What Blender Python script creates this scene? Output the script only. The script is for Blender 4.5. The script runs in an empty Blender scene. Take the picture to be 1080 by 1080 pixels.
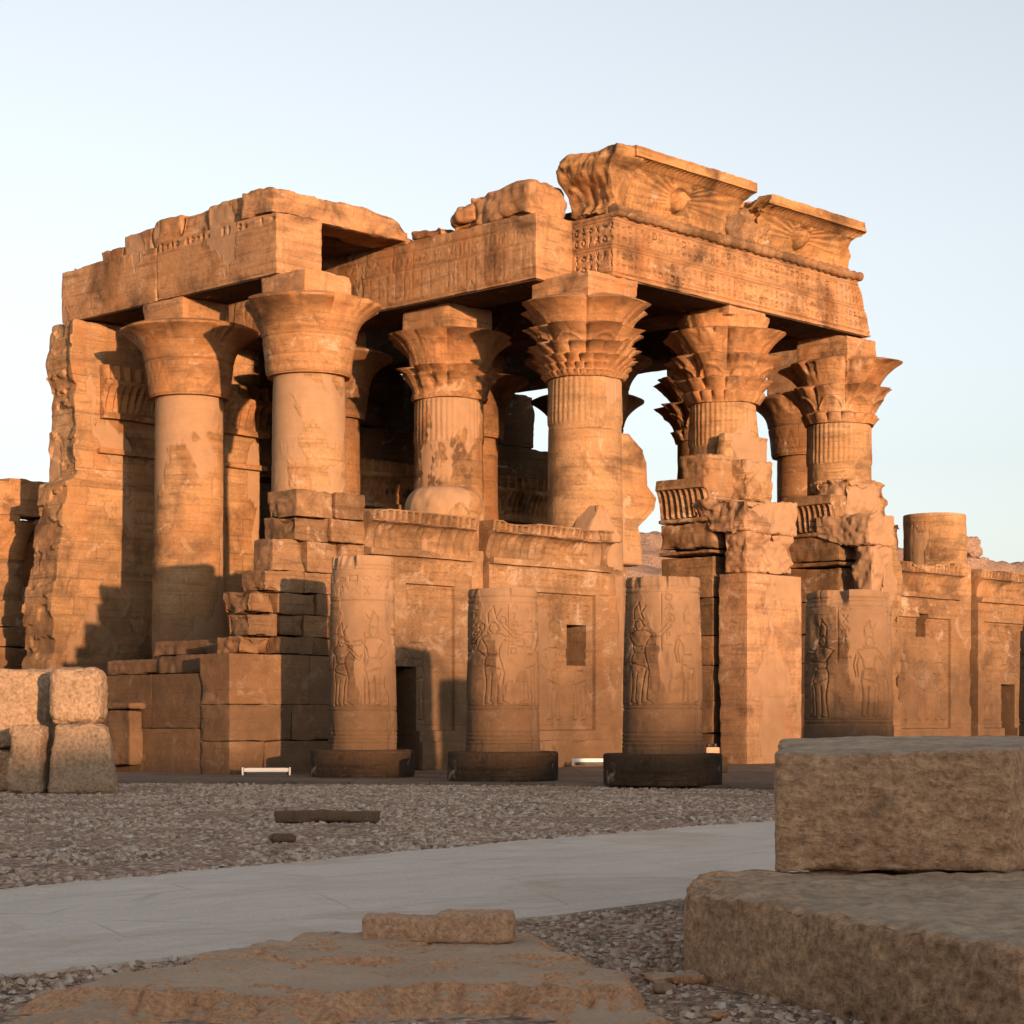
import bpy, math, random
import numpy as np
from mathutils import Vector

# ------------------------------------------------------------------ camera, sky, sun, exposure
scene = bpy.context.scene
F = 2153.0; HZ = 760.0; CAMH = 1.19
cam = bpy.data.cameras.new('camera'); camo = bpy.data.objects.new('camera', cam)
scene.collection.objects.link(camo); scene.camera = camo
camo.location = (0, 0, CAMH); camo.rotation_euler = (math.radians(90), 0, 0)
cam.sensor_width = 36; cam.lens = 36 * F / 1080; cam.shift_y = (HZ - 540) / 1080
cam.clip_start = 0.1; cam.clip_end = 8000
SUN_AZ = 26.0; SUN_EL = 4.5          # degrees right of the camera axis, behind the camera
world = bpy.data.worlds.new('World'); scene.world = world; world.use_nodes = True
wn = world.node_tree.nodes; wl = world.node_tree.links
sky = wn.new('ShaderNodeTexSky'); sky.sky_type = 'NISHITA'; sky.sun_disc = False
sky.sun_elevation = math.radians(SUN_EL); sky.sun_rotation = math.radians(180 - SUN_AZ)
sky.air_density = 1.0; sky.dust_density = 1.2; sky.ozone_density = 2.2; sky.altitude = 100
bg = wn['Background']; bg.inputs['Strength'].default_value = 0.106
hs = wn.new('ShaderNodeHueSaturation'); hs.inputs['Saturation'].default_value = .27
wl.new(sky.outputs[0], hs.inputs['Color']); wl.new(hs.outputs[0], bg.inputs[0])
sl = bpy.data.lights.new('sun', 'SUN'); slo = bpy.data.objects.new('sun', sl)
scene.collection.objects.link(slo)
sl.energy = 2.1; sl.angle = math.radians(0.7); sl.color = (1.0, 0.60, 0.335)
d = Vector((-math.sin(math.radians(SUN_AZ)) * math.cos(math.radians(SUN_EL)),
            math.cos(math.radians(SUN_AZ)) * math.cos(math.radians(SUN_EL)), -math.sin(math.radians(SUN_EL))))
slo.rotation_euler = d.to_track_quat('-Z', 'Y').to_euler(); slo.location = (20, -40, 30)
scene.view_settings.view_transform = 'Standard'; scene.view_settings.look = 'None'
scene.view_settings.exposure = 1.90; scene.view_settings.gamma = 1
scene.render.resolution_x = 1024; scene.render.resolution_y = 1024
scene.cycles.max_bounces = 5; scene.cycles.diffuse_bounces = 2
R = math.radians

# ------------------------------------------------------------------ noise
def _h(ix, iy, iz, s):
    n = (ix * 374761393 + iy * 668265263 + iz * 2147483647 + s * 1274126177) & 0xffffffff
    n = ((n ^ (n >> 13)) * 1274126177) & 0xffffffff
    n = ((n ^ (n >> 16)) * 2246822519) & 0xffffffff
    n = n ^ (n >> 15)
    return (n & 0xffff) / 32767.5 - 1.0
def vn(P, s=0):
    P = np.asarray(P, float); I = np.floor(P).astype(np.int64); f = P - I
    u = f * f * f * (f * (f * 6 - 15) + 10); x, y, z = I[..., 0], I[..., 1], I[..., 2]
    r = 0
    for dx in (0, 1):
        wx = u[..., 0] if dx else 1 - u[..., 0]
        for dy in (0, 1):
            wy = u[..., 1] if dy else 1 - u[..., 1]
            for dz in (0, 1):
                wz = u[..., 2] if dz else 1 - u[..., 2]
                r = r + wx * wy * wz * _h(x + dx, y + dy, z + dz, s)
    return r
def fbm(P, o=4, s=0):
    P = np.asarray(P, float); r = 0; a = 0.55
    for i in range(o):
        r = r + a * vn(P * (2.03 ** i) + 17.3 * i, s + i); a *= 0.5
    return r

# ------------------------------------------------------------------ mesh builder (quads only)
class MB:
    def __init__(s): s.V = []; s.Q = []; s.U = []; s.T = []; s.n = 0; s.tone = .5
    def add(s, V, Q, U):
        s.V.append(V); s.Q.append(Q + s.n); s.U.append(U); s.n += len(V); s.T.append(np.full(Q.shape, s.tone))
    def grid(s, P, uv, wrap=False):
        """P (r,k,3), uv (r,k(+1 if wrap),2)"""
        r, k = P.shape[:2]
        i, j = np.meshgrid(np.arange(r - 1), np.arange(k if wrap else k - 1), indexing='ij')
        i = i.ravel(); j = j.ravel(); j2 = (j + 1) % k
        Q = np.stack([i * k + j, i * k + j2, (i + 1) * k + j2, (i + 1) * k + j], 1)
        U = np.stack([uv[i, j], uv[i, j + 1], uv[i + 1, j + 1], uv[i + 1, j]], 1)
        s.add(P.reshape(-1, 3), Q, U)
    def box(s, lo, hi, res=.12, rnd=.03, amp=.012, chip=.06, seed=1, warp=None, relief=None, freq=1.0, xf=None, bot=False):
        lo = np.array(lo, float); hi = np.array(hi, float); sz = hi - lo
        n = np.maximum(2, np.ceil(sz / res).astype(int)); keys = []; uvs = []
        for ax in range(3):
            o1, o2 = [(1, 2), (0, 2), (0, 1)][ax]
            for side in (0, 1):
                i, j = np.meshgrid(np.arange(n[o1]), np.arange(n[o2]), indexing='ij'); i = i.ravel(); j = j.ravel()
                c = []
                for di, dj in ((0, 0), (1, 0), (1, 1), (0, 1)):
                    K = np.zeros((len(i), 3), int); K[:, ax] = n[ax] * side; K[:, o1] = i + di; K[:, o2] = j + dj
                    c.append(K)
                flip = (side == 1) ^ (ax == 1)
                if not flip: c = c[::-1]
                C = np.stack(c, 1); keys.append(C)
                Pq = lo + C * (sz / n)
                uvs.append(np.stack([Pq[..., o1] + ax * 3.7, Pq[..., o2]], -1))
        C = np.concatenate(keys); U = np.concatenate(uvs); fl = C.reshape(-1, 3)
        code = (fl[:, 0] * (n[1] + 1) + fl[:, 1]) * (n[2] + 1) + fl[:, 2]
        uq, idx, inv = np.unique(code, return_index=True, return_inverse=True)
        K = fl[idx]; P = lo + K * (sz / n)
        r_ = min(rnd, sz.min() * .45); q = np.clip(P, lo + r_, hi - r_)
        dv = P - q; L = np.linalg.norm(dv, axis=1, keepdims=True); N = dv / np.maximum(L, 1e-9)
        P2 = q + N * r_
        # distance to nearest edge
        dd = np.minimum(P - lo, hi - P); dd.sort(axis=1); ed = dd[:, 1]
        er = np.exp(-ed / max(.04, chip * 2.2))
        f = freq * 1.0
        disp = amp * fbm(P * 1.9 * f, 4, seed) + amp * .4 * vn(P * 9 * f, seed + 5)
        ch = np.clip(fbm(P * np.array([1.3, 1.3, 1.6]) * f, 4, seed + 9) * 1.6 + .12, 0, 1.2) * chip * er
        P2 = P2 + N * disp[:, None] - (N * ch[:, None] + (np.sign(P - (lo + hi) / 2) * (dd[:, [0]] * 0 + 1)) * 0)
        if relief:
            for face, fn in relief.items():
                ax = 'xyz'.index(face[1]); sd = 0 if face[0] == '-' else n[ax]
                m = P[:, ax] < lo[ax] + .35; o1 = 1 if ax == 0 else 0
                dp = fn(P[m][:, o1], P[m][:, 2]); fr_ = K[m][:, ax] == 0; v = P2[m, ax]
                P2[m, ax] = np.where(fr_, v + dp, np.maximum(v, lo[ax] + dp + .002))
        if warp is not None: P2 = warp(P2)
        if xf is not None: P2 = xf(P2)
        s.add(P2, inv.reshape(-1, 4), U)
        return s
    def masonry(s, lo, hi, seed=1, ch=.5, bl=1.0, jit=.02, axis=0, mat=None, chip=.05, rnd=.015, res=.05, relief=None, warp=None):
        r = random.Random(seed); z = lo[2]
        while z < hi[2] - .02:
            z1 = min(hi[2], z + ch * r.uniform(.85, 1.15)); 
            if hi[2] - z1 < ch * .45: z1 = hi[2]
            x = lo[axis]; first = True
            while x < hi[axis] - .02:
                x1 = min(hi[axis], x + bl * r.uniform(.55, 1.35) * (.6 if first and r.random() < .5 else 1)); first = False
                if hi[axis] - x1 < bl * .35: x1 = hi[axis]
                a = list(lo); b = list(hi); a[2] = z + .002; b[2] = z1 - .002; a[axis] = x + .002; b[axis] = x1 - .002
                o = 1 - axis; a[o] = lo[o] + r.uniform(0, jit) + (jit * 2 if r.random() < .12 else 0)
                s.tone = r.choice((.1, .3, .45, .5, .55, .7, .95)); s.box(a, b, res, rnd, .014, chip, seed + int(x * 7 + z * 13), warp, relief)
                x = x1
            z = z1
        s.tone = .5; return s
    def loft(s, P, uv, disp=0, freq=1, seed=1, caps=True, capin=(.8, .5, .2, .004)):
        """P rings (r,k,3), wraps in k; caps shrink to the centroid"""
        P = P.astype(float)
        if caps:
            for end in (0, 1):
                ring = P[0] if end == 0 else P[-1]; u = uv[0] if end == 0 else uv[-1]
                c = ring.mean(0); ad = []
                for q in capin: ad.append(c + (ring - c) * q)
                ad = np.array(ad); au = np.repeat(u[None], len(capin), 0) + np.array([[[0, .3 * (1 - q)]] for q in capin])
                if end == 0: P = np.concatenate([ad[::-1], P]); uv = np.concatenate([au[::-1], uv])
                else: P = np.concatenate([P, ad]); uv = np.concatenate([uv, au])
        if disp:
            nz = np.stack([fbm(P * freq, 4, seed), fbm(P * freq + 50, 4, seed + 1), fbm(P * freq + 90, 4, seed + 2)], -1)
            P = P + nz * disp
        s.grid(P, uv, True)
        return s
    def lathe(s, cx, cy, zs, rs, k=96, seed=1, disp=.012, freq=1.2, rel=None, R0=1.0, rf=None, caps=True, th0=0.0):
        zs = np.array(zs, float); rs = np.array(rs, float)
        th = np.arange(k) / k * 2 * np.pi + th0
        Z, T = np.meshgrid(zs, th, indexing='ij'); RR = np.repeat(rs[:, None], k, 1)
        if rf is not None: RR = rf(T, Z, RR)
        X0 = cx + np.cos(T) * R0; Y0 = cy + np.sin(T) * R0
        if disp: RR = RR + disp * fbm(np.stack([X0, Y0, Z], -1) * freq, 5, seed)
        if rel is not None: RR = RR - rel(((T - th0) * R0), Z)
        P = np.stack([cx + np.cos(T) * RR, cy + np.sin(T) * RR, Z], -1)
        tu = np.concatenate([th, [th[0] + 2 * np.pi]]) * R0
        uv = np.stack(np.meshgrid(zs, tu, indexing='ij')[::-1], -1)
        return s.loft(P, uv, caps=caps)
    def extrude(s, prof, a0, a1, res=.08, seed=1, disp=.01, freq=1.5, fn=None, axis='x'):
        """closed profile [(b,z)] swept along a"""
        pr = []
        m = len(prof)
        for i in range(m):
            p = np.array(prof[i], float); q = np.array(prof[(i + 1) % m], float)
            c = max(1, int(math.ceil(np.linalg.norm(q - p) / res)))
            for t in range(c): pr.append(p + (q - p) * t / c)
        pr = np.array(pr)[::-1]; n = max(2, int((a1 - a0) / res)); A = np.linspace(a0, a1, n + 1)
        P = np.zeros((n + 1, len(pr), 3)); P[..., 0] = A[:, None]; P[..., 1] = pr[None, :, 0]; P[..., 2] = pr[None, :, 1]
        uv = np.zeros((n + 1, len(pr) + 1, 2)); uv[..., 0] = A[:, None] + 3.7
        uv[:, :-1, 1] = pr[None, :, 1]; uv[:, -1, 1] = pr[0, 1]
        if fn is not None: P = fn(P)
        if axis == 'y': P = P[..., [1, 0, 2]][:, ::-1]
        return s.loft(P, uv, disp, freq, seed)
    def build(s, name, mat, parent=None, sharp=38, label=None, kind=None):
        V = np.concatenate(s.V).astype(np.float32); Q = np.concatenate(s.Q).astype(np.int32); U = np.concatenate(s.U).astype(np.float32)
        me = bpy.data.meshes.new(name)
        me.vertices.add(len(V)); me.vertices.foreach_set('co', V.ravel())
        me.loops.add(Q.size); me.loops.foreach_set('vertex_index', Q.ravel())
        me.polygons.add(len(Q)); me.polygons.foreach_set('loop_start', np.arange(0, Q.size, 4, dtype=np.int32))
        me.update(calc_edges=True)
        ul = me.uv_layers.new(name='UVMap'); ul.data.foreach_set('uv', U.reshape(-1, 2).ravel())
        tl = me.uv_layers.new(name='tone'); tv = np.zeros((Q.size, 2), np.float32); tv[:, 0] = np.concatenate(s.T).ravel(); tl.data.foreach_set('uv', tv.ravel())
        me.uv_layers.active_index = 0
        me.polygons.foreach_set('use_smooth', np.ones(len(Q), bool))
        if sharp: me.set_sharp_from_angle(angle=R(sharp))
        me.materials.append(mat); me.validate()
        o = bpy.data.objects.new(name, me); scene.collection.objects.link(o)
        if parent: o.parent = parent
        if label: o['label'] = label
        if kind: o['kind'] = kind
        return o
def thing(name, label, cat, loc=(0, 0, 0), rz=0, group=None):
    o = bpy.data.objects.new(name, None); scene.collection.objects.link(o)
    o.location = loc; o.rotation_euler = (0, 0, rz); o.empty_display_size = .5
    o['label'] = label; o['category'] = cat
    if group: o['group'] = group
    return o
def tag(o, label, cat, group=None):
    o['label'] = label; o['category'] = cat
    if group: o['group'] = group
    return o
def struct(o): o['kind'] = 'structure'; return o

# ------------------------------------------------------------------ carved relief canvas
class Canvas:
    def __init__(s, w, h, res=.015, seed=0):
        s.w, s.h, s.res = w, h, res; s.A = np.zeros((int(h / res) + 2, int(w / res) + 2)); s.rng = random.Random(seed)
    def line(s, p, q, wd=.03, dp=.02):
        x0, x1 = sorted((p[0], q[0])); y0, y1 = sorted((p[1], q[1])); r = s.res
        i0 = max(0, int((y0 - wd) / r)); i1 = min(s.A.shape[0], int((y1 + wd) / r) + 2)
        j0 = max(0, int((x0 - wd) / r)); j1 = min(s.A.shape[1], int((x1 + wd) / r) + 2)
        if i1 <= i0 or j1 <= j0: return
        Y, X = np.meshgrid(np.arange(i0, i1) * r, np.arange(j0, j1) * r, indexing='ij')
        dx, dy = q[0] - p[0], q[1] - p[1]; L2 = dx * dx + dy * dy + 1e-12
        t = np.clip(((X - p[0]) * dx + (Y - p[1]) * dy) / L2, 0, 1)
        D = np.hypot(X - p[0] - t * dx, Y - p[1] - t * dy)
        s.A[i0:i1, j0:j1] = np.maximum(s.A[i0:i1, j0:j1], dp * np.clip(1.5 - D / (wd * .5), 0, 1))
    def poly(s, pts, x, y, sx, sy, wd=.03, dp=.02):
        for a, b in zip(pts[:-1], pts[1:]):
            s.line((x + a[0] * sx, y + a[1] * sy), (x + b[0] * sx, y + b[1] * sy), wd, dp)
    def __call__(s, X, Z, x0=0, z0=0):
        j = (np.asarray(X) - x0) / s.res; i = (np.asarray(Z) - z0) / s.res
        ok = (j >= 0) & (i >= 0) & (j < s.A.shape[1] - 1.01) & (i < s.A.shape[0] - 1.01)
        j = np.clip(j, 0, s.A.shape[1] - 1.02); i = np.clip(i, 0, s.A.shape[0] - 1.02)
        i0 = i.astype(int); j0 = j.astype(int); fi = i - i0; fj = j - j0; A = s.A
        v = A[i0, j0] * (1 - fi) * (1 - fj) + A[i0 + 1, j0] * fi * (1 - fj) + A[i0, j0 + 1] * (1 - fi) * fj + A[i0 + 1, j0 + 1] * fi * fj
        return v * ok
def arc(cx, cy, rx, ry, a0, a1, n=10):
    return [(cx + rx * math.cos(R(a0 + (a1 - a0) * i / n)), cy + ry * math.sin(R(a0 + (a1 - a0) * i / n))) for i in range(n + 1)]
GL = [[arc(.5, .5, .4, .4, 0, 360, 10)], [arc(.5, .2, .45, .6, 0, 180, 8) + [(.95, .2), (.05, .2)]],
      [[(0, .5), (.2, .7), (.35, .4), (.5, .7), (.65, .4), (.8, .7), (1, .5)]], [[(.1, .1), (.1, .9), (.9, .9), (.9, .1), (.1, .1)]],
      [[(.5, 0), (.5, 1)], [(.2, .7), (.8, .7)]], [arc(.5, .75, .22, .25, 0, 360, 8), [(.5, .5), (.5, 0)], [(.1, .42), (.9, .42)]],
      [[(.1, .1), (.3, .3), (.25, .6), (.45, .75), (.5, .95), (.75, .9), (.6, .7), (.75, .45), (1, .15), (.6, .3), (.55, 0)], [(.3, .3), (.6, .3)]],
      [[(0, .5), (.3, .75), (.7, .75), (1, .5), (.7, .25), (.3, .25), (0, .5)]], [[(.3, 0), (.3, .85), (.6, 1), (.65, .6), (.3, .4)]],
      [[(0, .2), (1, .2), (1, .4), (0, .4), (0, .2)], [(.2, .6), (.8, .6)]], [[(.2, 0), (.5, .5), (.2, 1)], [(.8, 0), (.5, .5), (.8, 1)]],
      [[(.15, 0), (.35, .3), (.35, .65), (.2, .8), (.4, 1), (.6, .8), (.5, .6), (.85, .45)], [(.35, .35), (.8, .3), (.8, 0)]]]
def glyphs(cv, x0, x1, y0, y1, cell=.3, wd=.03, dp=.02, skip=.06, cols=False):
    nx = max(1, int((x1 - x0) / cell)); ny = max(1, int(round((y1 - y0) / cell)))
    cw = (x1 - x0) / nx; chh = (y1 - y0) / ny
    for i in range(nx):
        if cols: cv.line((x0 + i * cw, y0), (x0 + i * cw, y1), wd * .8, dp * .8)
        for j in range(ny):
            if cv.rng.random() < skip: continue
            g = cv.rng.choice(GL); ww = cw * cv.rng.uniform(.5, .78); hh = chh * cv.rng.uniform(.55, .82); fl = cv.rng.choice((1, 1, -1))
            gx = x0 + i * cw + (cw - ww) / 2; gy = y0 + j * chh + (chh - hh) / 2
            for pl in g: cv.poly(pl, gx if fl > 0 else gx + ww, gy, ww * fl, hh, wd, dp)
def hline(cv, y, wd=.03, dp=.015): cv.line((0, y), (cv.w, y), wd, dp)
def figure(cv, x, y, h, fl=1, pose=0, wd=.035, dp=.025):
    """an Egyptian relief figure in profile, standing, striding, feet at y, height h"""
    s = h; o = lambda pts: cv.poly(pts, x, y, s * fl, s, wd, dp)
    o([(-.10, 0), (-.08, .26), (-.11, .46), (-.10, .52), (-.07, .58)])                    # back leg, hip
    o([(-.10, 0), (.0, 0), (-.03, .04), (-.02, .26), (-.01, .36)])
    o([(.05, 0), (.05, .05), (.06, .26), (.09, .40), (.13, .36), (.10, .46), (.06, .58)])  # front leg, kilt
    o([(.05, 0), (.18, 0), (.11, .04), (.11, .26), (.13, .36)])
    o([(-.11, .46), (.10, .40)]); o([(-.08, .57), (.07, .57)])
    o([(-.07, .58), (-.09, .68), (-.16, .78), (-.06, .82), (.08, .82), (.15, .78), (.08, .68), (.06, .58)])  # torso
    o(arc(.0, .89, .055, .06, -60, 240, 10)); o([(.05, .90), (.075, .87), (.05, .86)])
    o([(-.05, .93), (-.08, .82)])
    if pose == 0:
        o([(.15, .78), (.26, .66), (.34, .72)]); o([(.12, .74), (.25, .62), (.36, .69)])
        o([(-.16, .78), (-.20, .62), (-.17, .48)]); o([(-.13, .74), (-.16, .62), (-.14, .48)]); o([(.34, .0), (.34, 1.0)])
    elif pose == 1:
        o([(.15, .78), (.24, .80), (.36, .92)]); o([(.12, .74), (.25, .75), (.38, .88)])
        o([(-.16, .78), (-.05, .64), (.2, .66)]); o(arc(.38, .95, .04, .04, 0, 360, 8))
    else:
        o([(.15, .78), (.30, .76), (.40, .80)]); o([(.13, .73), (.30, .72), (.40, .76)]); o([(-.16, .78), (-.22, .64), (-.1, .56)])
    o([(-.06, .95), (-.07, 1.06), (.0, 1.14), (.03, 1.02), (.06, .95)])                   # crown
    o([(.03, 1.02), (.09, 1.1)])

# ------------------------------------------------------------------ materials
def nt(name):
    m = bpy.data.materials.new(name); m.use_nodes = True; return m, m.node_tree.nodes, m.node_tree.links, m.node_tree.nodes['Principled BSDF']
class G:
    def __init__(s, name): s.m, s.N, s.L, s.B = nt(name); s.tc = s.N.new('ShaderNodeTexCoord')
    def noise(s, sc, det=6, ro=.6, vec=None, dist=0, out=0):
        n = s.N.new('ShaderNodeTexNoise'); n.inputs['Scale'].default_value = sc; n.inputs['Detail'].default_value = det
        n.inputs['Roughness'].default_value = ro; n.inputs['Distortion'].default_value = dist
        s.L.new(vec if vec else s.tc.outputs['Object'], n.inputs['Vector']); return n.outputs[out]
    def vor(s, sc, feat='F1', vec=None, out=0, rnd=1):
        n = s.N.new('ShaderNodeTexVoronoi'); n.feature = feat; n.inputs['Scale'].default_value = sc; n.inputs['Randomness'].default_value = rnd
        s.L.new(vec if vec else s.tc.outputs['Object'], n.inputs['Vector']); return n.outputs[out]
    def mapv(s, scale, vec=None, loc=(0, 0, 0)):
        n = s.N.new('ShaderNodeMapping'); n.inputs['Scale'].default_value = scale; n.inputs['Location'].default_value = loc
        s.L.new(vec if vec else s.tc.outputs['Object'], n.inputs['Vector']); return n.outputs[0]
    def ramp(s, f, stops):
        n = s.N.new('ShaderNodeValToRGB'); e = n.color_ramp.elements
        while len(e) < len(stops): e.new(.5)
        for k, (p, c) in enumerate(stops):
            e[k].position = p; e[k].color = (c, c, c, 1) if isinstance(c, (int, float)) else (*c, 1)
        s.L.new(f, n.inputs[0]); return n.outputs[0]
    def mix(s, f, a, b, mode='MIX'):
        n = s.N.new('ShaderNodeMix'); n.data_type = 'RGBA'; n.blend_type = mode
        for k, v in ((0, f), (6, a), (7, b)):
            if isinstance(v, (int, float)): n.inputs[k].default_value = v if k == 0 else (v, v, v, 1)
            elif isinstance(v, tuple): n.inputs[k].default_value = (*v, 1)
            else: s.L.new(v, n.inputs[k])
        return n.outputs[2]
    def math(s, op, a, b=0.0, cl=False):
        n = s.N.new('ShaderNodeMath'); n.operation = op; n.use_clamp = cl
        for k, v in ((0, a), (1, b)):
            if isinstance(v, (int, float)): n.inputs[k].default_value = v
            else: s.L.new(v, n.inputs[k])
        return n.outputs[0]
    def sep(s, v, k):
        n = s.N.new('ShaderNodeSeparateXYZ'); s.L.new(v, n.inputs[0]); return n.outputs[k]
    def bump(s, h, st, dist=.02, prev=None):
        n = s.N.new('ShaderNodeBump'); n.inputs['Strength'].default_value = st; n.inputs['Distance'].default_value = dist
        s.L.new(h, n.inputs['Height'])
        if prev: s.L.new(prev, n.inputs['Normal'])
        return n.outputs[0]
    def fin(s, col, nor=None, rough=.92):
        s.L.new(col, s.B.inputs['Base Color'])
        if nor: s.L.new(nor, s.B.inputs['Normal'])
        s.B.inputs['Roughness'].default_value = rough
        s.B.inputs['Specular IOR Level'].default_value = .15
        return s.m
def stone(name, base=(.335, .187, .088), dark=(.105, .056, .028), pale=(.47, .29, .16), bw=1.15, bh=.52, joint=.8, plaster=0.0,
          stain_shade=0.0, stain_shade_h=2.2, micro=1.0, glyph=0.0, jw=.012, soot=.35, salt=.35):
    g = G(name); uv = g.tc.outputs['UV']; ob = g.tc.outputs['Object']
    # warped uv so that joints are not ruler straight
    wz = g.noise(1.7, 3, .5, ob, out=1)
    wv = g.N.new('ShaderNodeVectorMath'); wv.operation = 'MULTIPLY_ADD'; g.L.new(wz, wv.inputs[0]); wv.inputs[1].default_value = (.05, .04, 0); g.L.new(uv, wv.inputs[2])
    br = g.N.new('ShaderNodeTexBrick'); g.L.new(wv.outputs[0], br.inputs['Vector'])
    br.inputs['Scale'].default_value = 1; br.inputs['Brick Width'].default_value = bw; br.inputs['Row Height'].default_value = bh
    br.inputs['Mortar Size'].default_value = jw; br.inputs['Mortar Smooth'].default_value = .6; br.inputs['Color1'].default_value = (0, 0, 0, 1)
    br.inputs['Color2'].default_value = (1, 1, 1, 1); br.inputs['Mortar'].default_value = (.5, .5, .5, 1); br.offset = .43; br.squash = .8; br.squash_frequency = 3
    jfade = g.ramp(g.noise(.9, 4, .6), [(.35, 0.15), (.62, 1.0)])
    jm = g.math('MULTIPLY', br.outputs['Fac'], jfade)
    tone = g.ramp(g.noise(.55, 8, .62, dist=.4), [(.34, dark), (.49, base), (.59, base), (.73, pale)])
    strat = g.noise(1.0, 6, .65, g.mapv((.35, .35, 5.5), ob), dist=.6)
    col = g.mix(.8, tone, g.ramp(strat, [(.3, .5), (.47, 1.0), (.7, 1.2)]), 'MULTIPLY')
    sl_ = g.noise(1.0, 4, .6, g.mapv((.8, .8, 11), ob, (1, 5, 0)), dist=.4)
    col = g.mix(g.ramp(sl_, [(.60, 0), (.67, .65)]), col, tuple(c * .42 for c in base))
    ero = g.noise(2.1, 9, .74, g.mapv((1, 1, .9), ob, (7, 2, 9)), dist=.9)
    col = g.mix(g.ramp(ero, [(.33, .75), (.41, 0)]), col, tuple(c * .5 for c in base))
    blk = g.ramp(br.outputs['Color'], [(0, .74), (.5, 1.0), (1, 1.2)])
    col = g.mix(.6 * joint, col, blk, 'MULTIPLY')
    fine = g.noise(14, 8, .72)
    col = g.mix(.75, col, g.ramp(fine, [(.3, .62), (.5, 1.0), (.72, 1.28)]), 'MULTIPLY')
    vein = g.noise(3.1, 9, .7, g.mapv((1, 1, .35), ob), dist=1.2)
    col = g.mix(g.ramp(vein, [(.56, 0), (.66, .6)]), col, tuple(c * .55 for c in base))
    rust = g.noise(.8, 5, .6, g.mapv((1, 1, .6), ob, (9, 3, 1)))
    col = g.mix(g.ramp(rust, [(.5, 0), (.68, .55)]), col, (base[0] * 1.02, base[1] * .80, base[2] * .62))
    salt_ = g.noise(1.3, 8, .75, g.mapv((1, 1, 1.3), ob, (4, 7, 2)), dist=.8)
    col = g.mix(g.ramp(salt_, [(.60 - .05 * salt, 0), (.68 - .05 * salt, .35 + .4 * salt)]), col, (.55, .40, .28))
    so = g.noise(.45, 9, .66, g.mapv((1, 1, 1.2), ob, (13, 2, 5)), dist=.5)
    col = g.mix(g.ramp(so, [(.50, 0), (.63, soot)]), col, tuple(c * .36 for c in base))
    hgt = g.math('ADD', g.math('MULTIPLY', fine, .35), g.math('MULTIPLY', g.noise(4.5, 8, .68), .65))
    hgt = g.math('ADD', hgt, g.math('MULTIPLY', strat, .5))
    if plaster > 0:
        pn = g.noise(.42, 5, .55, g.mapv((1, 1, .55), ob, (3.3, 8.1, 2.2)), dist=.3)
        pm = g.ramp(pn, [(.60 - plaster * .16, 0), (.612 - plaster * .16, 1)])
        pcol = g.mix(.5, (.33, .195, .108), g.ramp(g.noise(3, 6, .6), [(.3, .8), (.7, 1.15)]), 'MULTIPLY')
        col = g.mix(g.math('MULTIPLY', pm, .88), col, pcol)
        jm = g.math('MULTIPLY', jm, g.math('SUBTRACT', 1, g.math('MULTIPLY', pm, .9)))
        hgt = g.math('MULTIPLY', hgt, g.math('SUBTRACT', 1, g.math('MULTIPLY', pm, .75)))
    if stain_shade > 0:  # stains and shade near the ground, both put into the colour
        zz = g.sep(ob, 2)
        dn = g.math('ADD', zz, g.math('MULTIPLY', g.noise(.6, 8, .68), -5.0))
        dm = g.ramp(g.math('DIVIDE', g.math('ADD', dn, 2.5), stain_shade_h), [(.25, stain_shade), (.95, 0)])
        col = g.mix(dm, col, g.mix(.5, (.095, .056, .032), g.ramp(g.noise(2.2, 6, .65), [(.3, .7), (.7, 1.5)]), 'MULTIPLY'))
    um = g.N.new('ShaderNodeUVMap'); um.uv_map = 'tone'
    col = g.mix(.85, col, g.ramp(g.sep(um.outputs[0], 0), [(0, (.52, .50, .48)), (.5, (1, 1, 1)), (.75, (1.2, 1.1, 1.0)), (1, (1.45, 1.5, 1.55))]), 'MULTIPLY')
    col = g.mix(g.math('MULTIPLY', jm, .72 * joint), col, (.14, .085, .05))
    nor = g.bump(hgt, .9 * micro, .035)
    if glyph > 0:
        gv = g.vor(7.5, 'DISTANCE_TO_EDGE', g.mapv((1.2, 1, 1), wv.outputs[0]))
        gm = g.ramp(gv, [(.02, 0), (.07, 1)])
        nor = g.bump(gm, glyph, .02, nor)
    jb = g.math('SUBTRACT', 1, jm)
    nor = g.bump(jb, .9 * joint, .03, nor)
    return g.fin(col, nor)
M_WALL = stone('sandstone_wall', stain_shade=.75, stain_shade_h=6.5, plaster=.15)
M_COL = stone('sandstone_column', bw=1.9, bh=.78, joint=.55, plaster=.5, micro=.9, stain_shade=.6, stain_shade_h=6.0)
M_CAP = stone('sandstone_capital', bw=9, bh=.95, joint=.45, plaster=0, micro=.9, base=(.35, .175, .075))
M_BEAM = stone('sandstone_beam', bw=4.6, bh=3.0, joint=.5, plaster=.1, micro=.9, base=(.37, .195, .092))
M_RUIN = stone('sandstone_ruin', bw=1.7, bh=.62, joint=.55, stain_shade=.8, stain_shade_h=6.5, micro=1.1, base=(.27, .148, .072), soot=.7, salt=.8)
M_COLIN = stone('sandstone_column_shaded', bw=1.9, bh=.78, base=(.22, .11, .048), dark=(.08, .04, .02), pale=(.30, .16, .08))  # darker column copy, carries the hall's shade in its colour
M_PIL = stone('sandstone_smooth_pillar', bw=2.6, bh=1.6, joint=.55, stain_shade=.5, stain_shade_h=3.5, plaster=.4, soot=.6, micro=.8, base=(.36, .20, .105), salt=.6)
M_COURT = stone('sandstone_court_column', bw=2.6, bh=.72, joint=.85, stain_shade=.85, stain_shade_h=4.8, plaster=.35, base=(.32, .182, .094), soot=.8, salt=1.0)
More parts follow.
